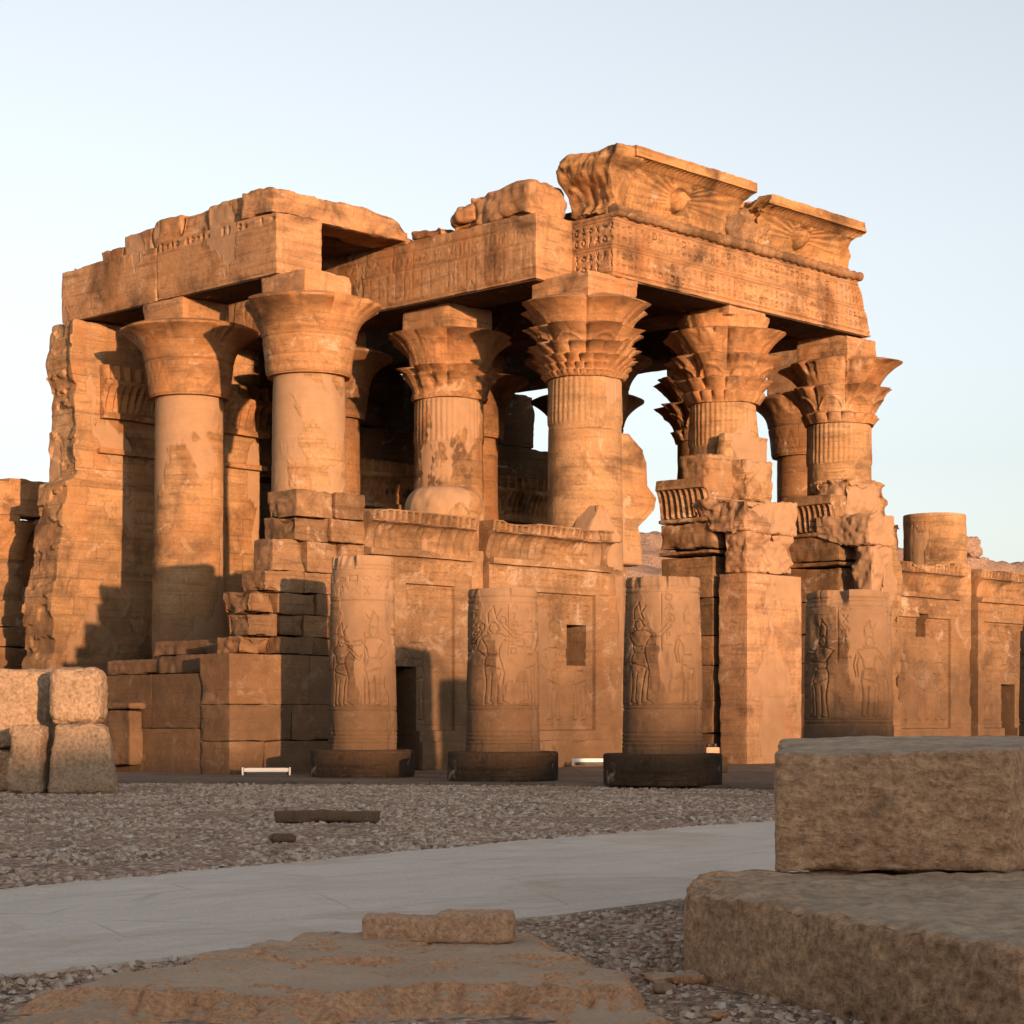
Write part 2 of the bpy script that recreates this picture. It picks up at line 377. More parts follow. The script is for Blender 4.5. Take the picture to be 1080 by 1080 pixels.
M_CORN = stone('sandstone_cornice', bw=3.2, bh=2.6, joint=.4, base=(.39, .205, .085), pale=(.46, .28, .14))
M_SCR = stone('sandstone_screen', bw=2.1, bh=.85, joint=.5, stain_shade=.85, stain_shade_h=7.0, plaster=.1, base=(.345, .19, .09), soot=.8, salt=1.0, glyph=.3)
M_PLINTH = stone('dark_plinth_stone', base=(.062, .037, .021), dark=(.03, .018, .011), pale=(.14, .088, .05), joint=.2)
M_DARKIN = stone('sandstone_inner_shaded', base=(.11, .058, .028), dark=(.05, .028, .015), pale=(.18, .10, .05), bw=1.3, bh=.6, joint=.8)  # inner hall shade put into a darker copy of the sandstone
M_VOID = stone('painted_recess_shade', base=(.012, .008, .005), dark=(.006, .004, .003), pale=(.02, .013, .008), soot=0, salt=0)  # near-black colour standing for the shade inside wall openings
M_SHADE = stone('painted_shade_stone', base=(.07, .042, .026), dark=(.035, .022, .014), pale=(.12, .075, .045), bw=2, bh=.8, joint=.4)  # dark colour stands for shade under beams and in the square window
def simple_rock(name, base, dark, pale, bs=1.0, sc=1.0):
    g = G(name); t = g.ramp(g.noise(1.1 * sc, 9, .68, dist=.5), [(.28, dark), (.47, base), (.6, base), (.74, pale)])
    f = g.noise(26 * sc, 8, .75); col = g.mix(.9, t, g.ramp(f, [(.33, .42), (.5, 1), (.68, 1.4)]), 'MULTIPLY')  # fine bump shading put into the colour, low grain darker
    cr = g.vor(1.7 * sc, 'DISTANCE_TO_EDGE', g.mapv((1, 1, 1.6))); col = g.mix(g.math('MULTIPLY', g.ramp(cr, [(0, 1), (.012, 0)]), g.ramp(g.noise(1.9 * sc, 3, .5), [(.58, 0), (.66, .45)])), col, tuple(c * .4 for c in base))
    pits = g.vor(19 * sc, 'F1', out=0); pn = g.noise(6 * sc, 8, .7)
    col = g.mix(g.ramp(g.noise(3.3 * sc, 8, .7, dist=1), [(.57, 0), (.66, .5)]), col, tuple(c * 1.3 for c in base))
    nor = g.bump(g.math('ADD', g.math('MULTIPLY', pits, .35), g.math('ADD', pn, g.math('MULTIPLY', f, .5))), 1.0 * bs, .03)
    return g.fin(col, nor)
M_BLOCK = simple_rock('rough_block_stone', (.60, .355, .20), (.36, .20, .11), (.70, .47, .30))
M_STONEL = simple_rock('tan_block_stone', (.30, .20, .125), (.22, .145, .088), (.36, .255, .165), .7, .7)
M_OUT = simple_rock('orange_bedrock', (.66, .35, .185), (.50, .24, .125), (.64, .43, .29), 1.1, 1.6)
def dusty(m, dust, lo=.93, hi=.985):
    N = m.node_tree.nodes; L = m.node_tree.links; B = N['Principled BSDF']; src = B.inputs['Base Color'].links[0].from_socket
    ge = N.new('ShaderNodeNewGeometry'); sp = N.new('ShaderNodeSeparateXYZ'); L.new(ge.outputs['Normal'], sp.inputs[0])
    no = N.new('ShaderNodeTexNoise'); no.inputs['Scale'].default_value = 5; no.inputs['Detail'].default_value = 8
    a = N.new('ShaderNodeMath'); a.operation = 'MULTIPLY_ADD'; a.inputs[1].default_value = .08; L.new(no.outputs[0], a.inputs[0]); L.new(sp.outputs[2], a.inputs[2])
    mr = N.new('ShaderNodeMapRange'); mr.inputs['From Min'].default_value = lo + .04; mr.inputs['From Max'].default_value = hi + .04; mr.inputs['To Max'].default_value = .85; L.new(a.outputs[0], mr.inputs['Value'])
    mx = N.new('ShaderNodeMix'); mx.data_type = 'RGBA'; L.new(mr.outputs[0], mx.inputs[0]); L.new(src, mx.inputs[6])
    m2 = N.new('ShaderNodeMix'); m2.data_type = 'RGBA'; m2.blend_type = 'MULTIPLY'; m2.inputs[0].default_value = .5; m2.inputs[6].default_value = (*dust, 1)
    rp = N.new('ShaderNodeValToRGB'); rp.color_ramp.elements[0].position = .35; rp.color_ramp.elements[0].color = (.55, .55, .55, 1); rp.color_ramp.elements[1].position = .65
    L.new(no.outputs[0], rp.inputs[0]); L.new(rp.outputs[0], m2.inputs[7]); L.new(m2.outputs[2], mx.inputs[7]); L.new(mx.outputs[2], B.inputs['Base Color'])
dusty(M_OUT, (.60, .44, .31), .90, .985); dusty(M_BLOCK, (.58, .43, .30), .9, .97)
def tooled(m, rz=.7):
    N = m.node_tree.nodes; L = m.node_tree.links; B = N['Principled BSDF']; src = B.inputs['Normal'].links[0].from_socket
    tc = N.new('ShaderNodeTexCoord'); mp = N.new('ShaderNodeMapping'); mp.inputs['Rotation'].default_value = (R(20), R(48), R(20)); mp.inputs['Scale'].default_value = (8, 8, 17); L.new(tc.outputs['Object'], mp.inputs[0])
    no = N.new('ShaderNodeTexNoise'); no.inputs['Scale'].default_value = 1; no.inputs['Detail'].default_value = 6; no.inputs['Roughness'].default_value = .65; L.new(mp.outputs[0], no.inputs[0])
    b = N.new('ShaderNodeBump'); b.inputs['Strength'].default_value = .8; b.inputs['Distance'].default_value = .05; L.new(no.outputs[0], b.inputs['Height']); L.new(src, b.inputs['Normal']); L.new(b.outputs[0], B.inputs['Normal'])
    cs = B.inputs['Base Color'].links[0].from_socket; mx = N.new('ShaderNodeMix'); mx.data_type = 'RGBA'; mx.blend_type = 'MULTIPLY'; mx.inputs[0].default_value = .8
    rp = N.new('ShaderNodeValToRGB'); rp.color_ramp.elements[0].position = .35; rp.color_ramp.elements[0].color = (.55, .52, .5, 1); rp.color_ramp.elements[1].position = .6
    L.new(no.outputs[0], rp.inputs[0]); L.new(cs, mx.inputs[6]); L.new(rp.outputs[0], mx.inputs[7]); L.new(mx.outputs[2], B.inputs['Base Color'])  # tool-mark shading put into the colour, grooves darkened by the bump noise
tooled(M_BLOCK)
M_SLAB = simple_rock('pink_slab_stone', (.58, .34, .20), (.44, .24, .14), (.62, .42, .28), 1.0, 1.5)
M_MOUND = simple_rock('rubble_mound', (.30, .19, .135), (.17, .11, .08), (.42, .29, .21), 2.0, .5)
M_WOOD = simple_rock('weathered_sill_stone', (.15, .09, .055), (.10, .06, .04), (.2, .13, .09), .7, 3)

# ------------------------------------------------------------------ ground
def mat_gravel(name, base, sc=1.0, bs=1.0):
    g = G(name); v = g.vor(17 * sc, 'F1', out=0); vc = g.vor(17 * sc, 'F1', out=1)
    hue = g.ramp(g.sep(vc, 0), [(0, tuple(c * .45 for c in base)), (.35, tuple(c * .85 for c in base)), (.7, (base[0] * 1.1, base[1] * 1.05, base[2] * 1.02)), (1, tuple(min(1, c * 1.7) for c in base))])
    hue = g.mix(g.ramp(g.sep(vc, 1), [(.7, 0), (.9, .6)]), hue, (base[0] * 1.25, base[1] * .82, base[2] * .66))
    big = g.ramp(g.noise(.5, 6, .6), [(.3, .78), (.7, 1.2)]); col = g.mix(.7, hue, big, 'MULTIPLY')
    col = g.mix(.8, col, g.ramp(v, [(.1, 1.15), (.55, .45)]), 'MULTIPLY')
    nor = g.bump(g.math('SUBTRACT', 1, v), 1.0 * bs, .05); nor = g.bump(g.noise(50, 5, .7), .4, .01, nor)
    return g.fin(col, nor)
M_GRAV = mat_gravel('gravel', (.50, .345, .245)); M_SAND = mat_gravel('desert_ground', (.36, .27, .2), .5)
g = G('path_paving')
ob = g.mapv((1, 1, 1)); rot = g.N.new('ShaderNodeMapping'); rot.inputs['Rotation'].default_value = (0, 0, R(-56)); g.L.new(g.tc.outputs['Object'], rot.inputs[0])
st = g.noise(1.2, 8, .7, g.mapv((.5, 2.2, 1), rot.outputs[0]), dist=.7)
c = g.mix(.6, (.61, .505, .415), g.ramp(st, [(.3, .78), (.5, 1), (.7, 1.16)]), 'MULTIPLY')
c = g.mix(.5, c, g.ramp(g.noise(35, 7, .75), [(.3, .75), (.7, 1.22)]), 'MULTIPLY')
crk = g.vor(.75, 'DISTANCE_TO_EDGE', g.mapv((1, 1, 1), g.N[g.N.keys()[0]].outputs[0] if False else rot.outputs[0]))
ck = g.ramp(crk, [(.0, 1), (.012, 0)]); ckm = g.math('MULTIPLY', ck, g.ramp(g.noise(.7, 3, .5), [(.45, 0), (.65, .45)]))
c = g.mix(ckm, c, (.2, .17, .15))
c = g.mix(g.ramp(g.noise(.55, 9, .7, dist=.8), [(.50, 0), (.66, .65)]), c, (.44, .32, .23))
c = g.mix(g.ramp(g.noise(60, 3, .6), [(.62, 0), (.68, .6)]), c, (.24, .18, .14))
c = g.mix(g.ramp(g.noise(2.4, 9, .75, dist=1.5), [(.60, 0), (.69, .5)]), c, (.40, .31, .24))
nr = g.bump(st, .5, .02); nr = g.bump(g.noise(12, 8, .7), .5, .012, nr)
M_PATH = g.fin(c, nr)
g = G('court_paving'); br = g.N.new('ShaderNodeTexBrick'); g.L.new(g.tc.outputs['Object'], br.inputs['Vector']); br.inputs['Scale'].default_value = 1
br.inputs['Brick Width'].default_value = 1.5; br.inputs['Row Height'].default_value = .9; br.inputs['Mortar Size'].default_value = .02
br.inputs['Color1'].default_value = (.15, .10, .07, 1); br.inputs['Color2'].default_value = (.21, .15, .105, 1); br.inputs['Mortar'].default_value = (.1, .07, .05, 1)
c = g.mix(.7, br.outputs['Color'], g.ramp(g.noise(2, 8, .7), [(.3, .6), (.7, 1.3)]), 'MULTIPLY')
M_PAVE = g.fin(c, g.bump(g.noise(5, 8, .7), .6, .03))

def plane(name, x0, x1, y0, y1, z, mat, n=2, hf=None):
    X, Y = np.meshgrid(np.linspace(x0, x1, n), np.linspace(y0, y1, n), indexing='ij')
    Z = np.full_like(X, z) if hf is None else hf(X, Y)
    m = MB(); P = np.stack([X, Y, Z], -1); m.grid(P.transpose(1, 0, 2), P.transpose(1, 0, 2)[..., :2]); return m.build(name, mat, sharp=0)
struct(plane('desert_ground', -3000, 3000, -1500, 4500, -.03, M_SAND))
def strip(name, left, right, z0, z1, mat, nl=60, nw=24, amp=.006, jag=.05, seed=3):
    """sheet between two polylines with a small real thickness"""
    def rs(pl, n):
        pl = np.array(pl, float); L = np.r_[0, np.cumsum(np.linalg.norm(np.diff(pl, axis=0), axis=1))]; t = np.linspace(0, L[-1], n)
        return np.stack([np.interp(t, L, pl[:, 0]), np.interp(t, L, pl[:, 1])], 1)
    A = rs(left, nl); B = rs(right, nl); t = np.linspace(0, 1, nw)[None, :, None]
    P = A[:, None] * (1 - t) + B[:, None] * t
    P3 = np.concatenate([P, np.zeros(P.shape[:2] + (1,))], -1)
    ja = fbm(P3[:, 0] * 1.6, 4, seed) * jag; jb = fbm(P3[:, -1] * 1.6, 4, seed + 1) * jag
    P3[:, 0, :2] += ja[:, None]; P3[:, -1, :2] += jb[:, None]
    P3[..., 2] = z1 + amp * fbm(P3 * 1.1, 4, seed)
    S0 = P3[:, :1].copy(); S0[..., 2] = z0; S1 = P3[:, -1:].copy(); S1[..., 2] = z0
    P3 = np.concatenate([S0, P3, S1], 1); m = MB(); m.grid(P3.transpose(1, 0, 2)[::1], P3.transpose(1, 0, 2)[..., :2]); 
    return m.build(name, mat, sharp=40)
def at(u, v, z=0):
    Y = (CAMH - z) * F / (v - HZ); return ((u - 540) / F * Y, Y)
# path of pale slabs
pl_lo = [at(-420, 1075), at(0, 1030), at(300, 998), at(560, 970), at(715, 950), at(900, 925), at(1250, 893), (22, 36)]
pl_hi = [at(-420, 992), at(0, 940), at(300, 911), at(560, 887), at(815, 866), at(1000, 853), at(1300, 838), (26, 52)]
struct(strip('path', pl_lo, pl_hi, -.06, .012, M_PATH, 200, 60, .012, .10))
# court pavement with its kerb
struct(strip('court_pavement', [(-40, 40.5), (-10.5, 39.0), (0, 37.0), (3.5, 35.3), (10, 30.5), (16, 24)], [(-40, 110), (-10, 110), (10, 110), (40, 110), (60, 100), (70, 90)], -.06, .06, M_PAVE, 120, 60, .02, .08))

# gravel stones: real little stones, one uncountable mass
rng = np.random.default_rng(4)
def inpoly(x, y, poly):
    c = np.zeros(len(x), bool); n = len(poly); j = n - 1
    for i in range(n):
        xi, yi = poly[i]; xj, yj = poly[j]
        c ^= ((yi > y) != (yj > y)) & (x < (xj - xi) * (y - yi) / (yj - yi + 1e-12) + xi); j = i
    return c
def stones(name, poly, n, smin, smax, mat, z=0, dens=None, seed=0, keep=None):
    r = np.random.default_rng(seed); pa = np.array(poly); lo = pa.min(0); hi = pa.max(0)
    x = r.uniform(lo[0], hi[0], n * 4); y = lo[1] + (hi[1] - lo[1]) * r.uniform(0, 1, n * 4) ** (dens or 1)
    k = inpoly(x, y, poly)
    if keep is not None: k &= keep(x, y)
    x = x[k][:n]; y = y[k][:n]; n = len(x)
    s = smin + (smax - smin) * r.uniform(0, 1, n) ** 2.5
    base = np.array([[-1, -1, -.4], [1, -1, -.4], [1, 1, -.4], [-1, 1, -.4], [-.7, -.7, .6], [.7, -.7, .6], [.7, .7, .6], [-.7, .7, .6]], float)
    V = base[None] * (1 + r.uniform(-.45, .45, (n, 8, 3))) * s[:, None, None] * .5
    V[..., 2] *= r.uniform(.5, 1.1, n)[:, None]; a = r.uniform(0, 6.28, n); ca, sa = np.cos(a)[:, None], np.sin(a)[:, None]
    X = V[..., 0] * ca - V[..., 1] * sa * .8; Y = V[..., 0] * sa + V[..., 1] * ca * .8
    tl = r.uniform(-.5, .5, n)[:, None]; Z = V[..., 2] + X * tl
    zz = z(x, y) if callable(z) else z
    P = np.stack([X + x[:, None], Y + y[:, None], Z + (zz + s * .12)[:, None]], -1).reshape(-1, 3)
    q = np.array([[4, 5, 6, 7], [0, 1, 5, 4], [1, 2, 6, 5], [2, 3, 7, 6], [3, 0, 4, 7]])
    Q = (q[None] + (np.arange(n) * 8)[:, None, None]).reshape(-1, 4)
    cu = r.uniform(0, 1, (n, 1, 1, 2)); U = np.repeat(np.repeat(cu, 5, 1), 4, 2).reshape(-1, 4, 2)
    m = MB(); m.add(P, Q, U); o = m.build(name, mat, sharp=0); return o
g = G('gravel_stone'); ux = g.sep(g.tc.outputs['UV'], 0); uy = g.sep(g.tc.outputs['UV'], 1)
c = g.ramp(ux, [(0, (.18, .12, .085)), (.3, (.36, .25, .175)), (.65, (.54, .39, .28)), (.95, (.56, .45, .36)), (1, (.62, .56, .5))])
c = g.mix(g.ramp(uy, [(.72, 0), (.95, .7)]), c, (.42, .26, .17)); c = g.mix(.5, c, g.ramp(g.noise(40, 4, .6), [(.3, .7), (.7, 1.25)]), 'MULTIPLY')
M_STN = g.fin(c, g.bump(g.noise(60, 4, .6), .5, .01))
grpoly = [at(-300, 975), at(0, 941), at(300, 912), at(560, 888), at(815, 867), at(1000, 854), (12, 30), (3.5, 35.2), (0, 36.9), (-10.5, 38.9), (-18, 39.5)]
gp = strip('gravel_bed', [at(-500, 985), at(0, 939), at(300, 910), at(560, 886), at(815, 865), at(1300, 837)], [(-40, 40.7), (-10.5, 39.2), (0, 37.2), (3.5, 35.5), (10, 30.7), (16, 27)], -.05, .004, M_GRAV, 120, 50, .05, .02)
struct(gp)
tag(stones('gravel', grpoly, 85000, .02, .075, M_STN, 0.0, 1.0, 1), 'loose brown and grey gravel between the path and the temple court', 'gravel'); bpy.data.objects['gravel']['kind'] = 'stuff'

# ------------------------------------------------------------------ TEMPLE (local frame: x = along the facade, y = into the hall)
C4 = (1.87, 52.4); TR = math.atan2(.7206, .6934)
temple = thing('temple_ruin', 'huge ruined sandstone temple hall with carved columns, architraves and winged sun cornices', 'temple', (C4[0], C4[1], 0), TR)
FL = .22
# --- capitals
def capital_papyrus(m, cx, cy, z0, h=1.8, seed=1, brk=.35):
    t = np.linspace(0, 1, 70); zs = z0 + t * h
    rs = 1.08 + .16 * t + .10 * t ** 2 + .52 * np.clip((t - .55) / .45, 0, 1) ** 2.4
    R1 = rs[-1]
    zs = np.r_[z0 - .001, zs, zs[-1] + .05, zs[-1] + .12, zs[-1] + .19, zs[-1] + .24]; rs = np.r_[.93, rs, R1 + .01, R1 - .15, R1 - .45, R1 - .8]
    def rf(T, Z, RR):
        k = np.clip((Z - z0) / h, 0, 1.2)
        n = fbm(np.stack([np.cos(T) * 1.9, np.sin(T) * 1.9, Z * .3], -1), 5, seed)
        cut = np.clip(n + brk - .3, 0, .4) * 1.1 * np.clip((k - .74) / .26, 0, 1) ** 1.1
        return np.where(k < 1.04, RR - cut, np.minimum(RR, R1 - np.clip(n + brk - .3, 0, .4) * 1.1))
    rel = Canvas(6.6, h, .03, seed)
    for i in range(16):
        x = i * 6.6 / 16; rel.poly([(0, 0), (.5, .85), (1, 0)], x, .1, 6.6 / 16, .9, .035, .014)
    for y in (.02, .95): hline(rel, y, .045, .03)
    m.lathe(cx, cy, zs, rs, 180, seed, .04, 1.3, lambda s, Z: rel(s, Z, 0, z0), 1.05, rf)
CAMDIR = math.radians(-136)      # notch between the two front lobes, in the temple frame
def capital_composite(m, cx, cy, z0, h, tiers, seed=1, rin=(1.0, 1.15)):
    """tiers: (t0, t1, n lobes, phase, outer radius, power, floor, fall)"""
    r = random.Random(seed); K = 288; n = int(h / .024); tt = np.linspace(0, 1, n)
    for q in tiers: tt = np.r_[tt, q[1], q[1] + .008]
    tt = np.unique(tt); th = np.arange(K) / K * 2 * np.pi; T, t = np.meshgrid(th, tt, indexing='xy')
    n3 = np.stack([np.cos(T) * 1.4 + cx, np.sin(T) * 1.4 + cy, z0 + t * h], -1)
    base = rin[0] + (rin[1] - rin[0]) * np.clip(t / .8, 0, 1); RR = base.copy()
    big = fbm(np.stack([np.cos(T) * 1.3 + cx, np.sin(T) * 1.3 + cy, t * 1.2], -1), 4, seed + 3)
    for (t0, t1, k, ph, ro, pw, fl, fall) in tiers:
        s = np.clip((t - t0) / (t1 - t0), 0, 1)
        x = (T - CAMDIR) * k / (2 * np.pi) + ph; idx = np.floor(x).astype(int) % k; fr = (x - np.floor(x) - .5) * 2
        lb = fl + (1 - fl) * np.sqrt(np.clip(1 - np.abs(fr) ** 2.0, 0, 1))
        am = np.array([1 if r.random() > .25 else r.uniform(.45, .85) for _ in range(k)])[idx]
        wob = 1 - .35 * np.clip(fbm(np.stack([T * 3, t * 0, t * 0 + k], -1), 3, seed + k) - .05, 0, 1) * (k < 10) - .9 * np.clip(fbm(np.stack([np.cos(T) * 2.6, np.sin(T) * 2.6, t * 2 + k * 3], -1), 4, seed + 40) - .12, 0, .8) * (k < 10)
        prof = .22 * s + .78 * s ** pw; dn = np.clip(1 - np.clip(t - t1, 0, 9) / fall, 0, 1)
        top = np.where(t > t1, dn ** .7, 1); rr = base + (ro - base) * prof * lb * (am if k < 20 else 1) * wob * top
        if k <= 8:                       # raised stems arching under each bell
            rg = .50 * np.sqrt(np.clip(1 - (fr / .82) ** 2, 0, 1)) + .18
            rr = rr + .045 * np.exp(-((s - rg) / .05) ** 2) * (np.abs(fr) < .82) * (t < t1) * (k == 8)
        RR = np.maximum(RR, np.where(t >= t0, rr, 0))
    RR = RR + .05 * fbm(n3 * 2.4, 5, seed) - .42 * np.clip(big - .10, 0, .8) * np.clip(t * 3, 0, 1)
    P = np.stack([cx + np.cos(T) * RR, cy + np.sin(T) * RR, z0 + t * h + .03 * vn(n3 * 1.2, seed + 1)], -1)
    uv = np.stack([np.concatenate([T, T[:, :1] + 6.283], 1) * 1.05, np.concatenate([P[..., 2], P[:, :1, 2]], 1)], -1)
    m.loft(P, uv)
TA = [(0, .065, 40, 0, 1.13, 1, .3, .012), (.055, .15, 28, .2, 1.24, 1.5, .0, .012), (.13, .25, 20, .5, 1.38, 2.0, .0, .015), (.18, .40, 16, 0, 1.52, 2.6, .0, .03), (.28, .60, 8, 0, 1.74, 3.2, .0, .05), (.40, .90, 4, 0, 1.88, 3.4, .25, .10)]
TB = [(0, .06, 1, 0, 1.08, 1, 1, .01), (.04, .34, 16, 0, 1.36, 2.4, .0, .03), (.08, .43, 8, 0, 1.62, 3.6, .0, .04), (.25, .92, 4, 0, 1.88, 4.2, .5, .08)]
TC = [(0, .12, 20, .3, 1.18, 1, .1, .02), (.08, .26, 12, .1, 1.42, 1.8, .0, .03), (.16, .52, 8, 0, 1.74, 2.6, .0, .05), (.38, .80, 4, 0, 1.86, 2.8, .3, .06), (.80, 1.0, 4, 0, 1.34, 1.6, .5, .02)]
TD = [(0, .14, 16, .3, 1.22, 1.3, .0, .02), (.06, .55, 8, 0, 1.74, 3.0, .0, .04), (.40, .92, 4, 0, 1.98, 3.2, .2, .08)]
def col_relief(h, seed, w=6.0, fig=True):
    cv = Canvas(w, h, .025, seed); rr = cv.rng; y = 1.0
    for q in (.4, .5): hline(cv, q, .03, .01)
    while y < h - .8:
        hline(cv, y, .035, .014); hline(cv, y + .10, .03, .010)
        hh = rr.choice((.55, .6, 1.7, 1.9))
        if y + hh > h - .1: break
        if hh > 1 and fig:
            x = .35
            while x < w - .4:
                figure(cv, x, y + .16, hh * .78, rr.choice((1, -1)), rr.choice((0, 1, 2)), .032, .016); x += 1.0
            glyphs(cv, 0, w, y + hh - .3, y + hh, .2, .025, .012)
        else: glyphs(cv, 0, w, y + .16, y + hh, .3, .028, .014)
        y += hh + .12
    return cv
def column(cx, cy, ztop_sh=9.9, cap=None, capz=None, abz=(11.95, 12.5), absz=(.95, .62), seed=1, zb=FL, r0=1.06, r1=.92, flute=False, det=True, label=None, abamp=.03):
    res = .045 if det else .25
    zs = np.linspace(zb, ztop_sh, int((ztop_sh - zb) / res)); t = (zs - zb) / (9.9 - zb); rs = r0 + (r1 - r0) * np.clip(t, 0, 1.1)
    cv = col_relief(ztop_sh - zb, seed) if det else None; m = MB()
    def rf(T, Z, RR):
        er = np.clip(fbm(np.stack([np.cos(T) * .9 + cx, np.sin(T) * .9 + cy, Z * .6], -1), 4, seed + 7) - .18, 0, 1) * .10
        if flute:
            k = ((Z > ztop_sh - 1.15) & (Z < ztop_sh - .02)); RR = RR + np.where(k, .028 * np.abs(np.cos(T * 20)), 0)
        for zz in (ztop_sh - 1.02, ztop_sh - .94, ztop_sh - .86): RR = RR + .014 * np.exp(-((Z - zz) / .022) ** 2)
        return RR - er
    m.lathe(cx, cy, zs, rs, 200 if det else 48, seed, .012, 1.1, (lambda s, Z: cv(s, Z, 0, zb) * np.clip(1.1 - 2.2 * np.clip(vn(np.stack([s * .7, s * 0, Z * .7], -1), seed) , 0, 1), 0, 1)) if det else None, .955, rf)
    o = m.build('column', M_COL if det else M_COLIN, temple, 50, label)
    if cap is not None:
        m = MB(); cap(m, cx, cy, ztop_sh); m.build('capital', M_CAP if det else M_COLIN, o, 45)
        m = MB(); m.box((cx - absz[0], cy - absz[0], abz[0]), (cx + absz[1], cy + absz[0] - .1, abz[1]), .08, .03, abamp * .5, abamp * 2.5, seed + 11)
        m.build('abacus', M_BEAM, o)
    return o
pap = lambda sd, brk=.35: (lambda m, x, y, z: capital_papyrus(m, x, y, z, 1.78, sd, brk))
cmp_ = lambda T, sd, h=2.05, **k: (lambda m, x, y, z: capital_composite(m, x, y, z, h, T, sd, **k))
column(0, 0, 9.9, cmp_(TA, 5), abz=(11.8, 12.46), absz=(1.02, .9), seed=4, flute=True, label='column with tiered floral capital at the corner under the winged cornice', abamp=.06)
column(5.74, 0, 9.9, cmp_(TC, 8, 2.35), abz=(12.2, 12.46), absz=(.9, .85), seed=14, flute=True, label='column with broken floral capital between the two doorways', abamp=.06)
column(11.3, 0, 9.9, cmp_(TD, 9, 1.9), abz=(11.6, 12.46), absz=(.95, .65), seed=24, flute=True, label='rightmost full column with floral capital', abamp=.06)
column(0, 5, 9.9, cmp_(TB, 3, 1.85), abz=(11.6, 12.39), absz=(.95, .75), seed=34, flute=True, label='column with a ring of leaf arches on its capital')
column(-5, 5, 9.95, pap(6, .46), abz=(11.85, 12.52), absz=(.95, .62), seed=44, label='column with wide smooth bell capital at the left front')
column(-5, 10, 9.95, pap(16, .28), abz=(11.85, 12.52), absz=(.95, .62), seed=54, label='leftmost column with smooth bell capital')
for x, y, s in ((0, 10, 1), (5.74, 10, 2), (5.74, 5, 3), (11.3, 10, 7)):
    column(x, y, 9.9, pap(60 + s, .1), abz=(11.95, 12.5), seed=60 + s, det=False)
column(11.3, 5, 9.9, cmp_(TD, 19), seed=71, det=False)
column(16.5, 5, 9.9, pap(75, .1), abz=(11.95, 13.4), seed=75, det=False, r0=1.0)
# stump of the column behind the screen wall
def stump(cx, cy, z1, seed, rnd=.5, r=.97, label=None, mat=M_COL):
    zs = np.r_[np.linspace(FL, z1 - rnd, 60), z1 - rnd + rnd * np.sin(np.linspace(0, 1.3, 10))]
    rs = np.r_[np.full(60, r), r * (1 - (1 - np.cos(np.linspace(0, 1.3, 10))) * rnd * .9)]
    m = MB(); cv = col_relief(z1 - FL, seed); m.lathe(cx, cy, zs, rs, 160, seed, .05 if rnd < .1 else .16, .9, lambda s, Z: cv(s, Z, 0, FL), r)
    return m.build('column_stump', mat, temple, 45, label)
stump(-5, 0, 6.75, 81, .55, .95, 'rounded column stump between the two left screen walls')
stump(16.5, 0, 7.65, 82, .03, .98, 'flat topped column stump above the right screen wall')
# --- architraves
cvA = Canvas(11.6, 1.7, .015, 5)
for y in (.10, .72, .80, 1.42, 1.5): hline(cvA, y, .045, .04)
glyphs(cvA, .1, 11.4, .14, .70, .24, .034, .065, cols=False); glyphs(cvA, .1, 11.4, .84, 1.40, .24, .034, .065)
def endwarp(P):
    k = P[:, 0] > 10.2; P = P.copy(); n = fbm(P * 1.5, 3, 3) * .12
    lim = 11.55 - (P[:, 2] - 12.4) * .38 + n; P[:, 0] = np.where(P[:, 0] > 10.2, 10.2 + (P[:, 0] - 10.2) * (lim - 10.2) / 1.3, P[:, 0]); return P
m = MB(); m.box((0, -.95, 12.47), (11.5, .62, 14.08), .02, .02, .010, .05, 11, endwarp, {'-y': lambda s, z: cvA(s, z, 0, 12.47), '-x': lambda s, z: cvA(s + 4, z, 0, 12.47) * .8})
m.build('architrave', M_BEAM, temple, 40, 'front architrave with two rows of carved hieroglyphs')
cvS = Canvas(12.2, 1.7, .025, 6)
for y in (.08, .95, 1.40): hline(cvS, y, .04, .03)
glyphs(cvS, .1, 12, .98, 1.38, .32, .032, .018, cols=True)
for x in np.arange(.2, 12, .34): cvS.line((x, .1), (x, .93), .035, .014)
glyphs(cvS, .1, 12, .12, .9, .34, .03, .013, .3)
cvS2 = Canvas(12.2, 1.7, .025, 7)
for y in (.06, 1.25): hline(cvS2, y, .04, .02)
glyphs(cvS2, .1, 7, 1.3, 1.52, .22, .045, .06, .2)
m = MB(); m.box((-1.35, .45, 12.40), (.3, 14.8, 14.105), .035, .02, .010, .05, 12, None, {'-x': lambda s, z: cvS(s - .4, z, 0, 12.40)})
m.build('architrave', M_BEAM, temple, 40, 'side architrave running back from the corner column')
m = MB(); m.box((-5.95, 5.15, 12.52), (-4.4, 10.2, 14.1), .035, .02, .010, .04, 13, None, {'-x': lambda s, z: cvS2(s - 5.1, z, 0, 12.52)})
m.box((-5.95, 10.23, 12.52), (-4.4, 14.75, 14.0), .05, .03, .012, .06, 14, lambda P: np.c_[P[:, :2], P[:, 2] + np.where(P[:, 2] > 13.5, .10 * fbm(P * 1.4, 3, 2), 0)])
m.build('architrave', M_BEAM, temple, 40, 'plain left architrave of two long stones with a dark joint')
m = MB(); m.box((.02, -.90, 12.44), (11.3, .58, 12.475), .3, .004, .003, .0, 16); m.build('soffit_shade_sheet', M_SHADE, temple)  # thin dark sheets added under the beams as painted shade
m = MB(); m.box((-1.30, .5, 12.37), (.27, 14.7, 12.405), .3, .004, .003, .0, 17); m.build('soffit_shade_sheet', M_SHADE, temple)
m = MB(); m.box((-5.9, 5.2, 12.495), (-4.43, 14.6, 12.525), .3, .004, .003, .0, 18); m.build('soffit_shade_sheet', M_SHADE, temple)
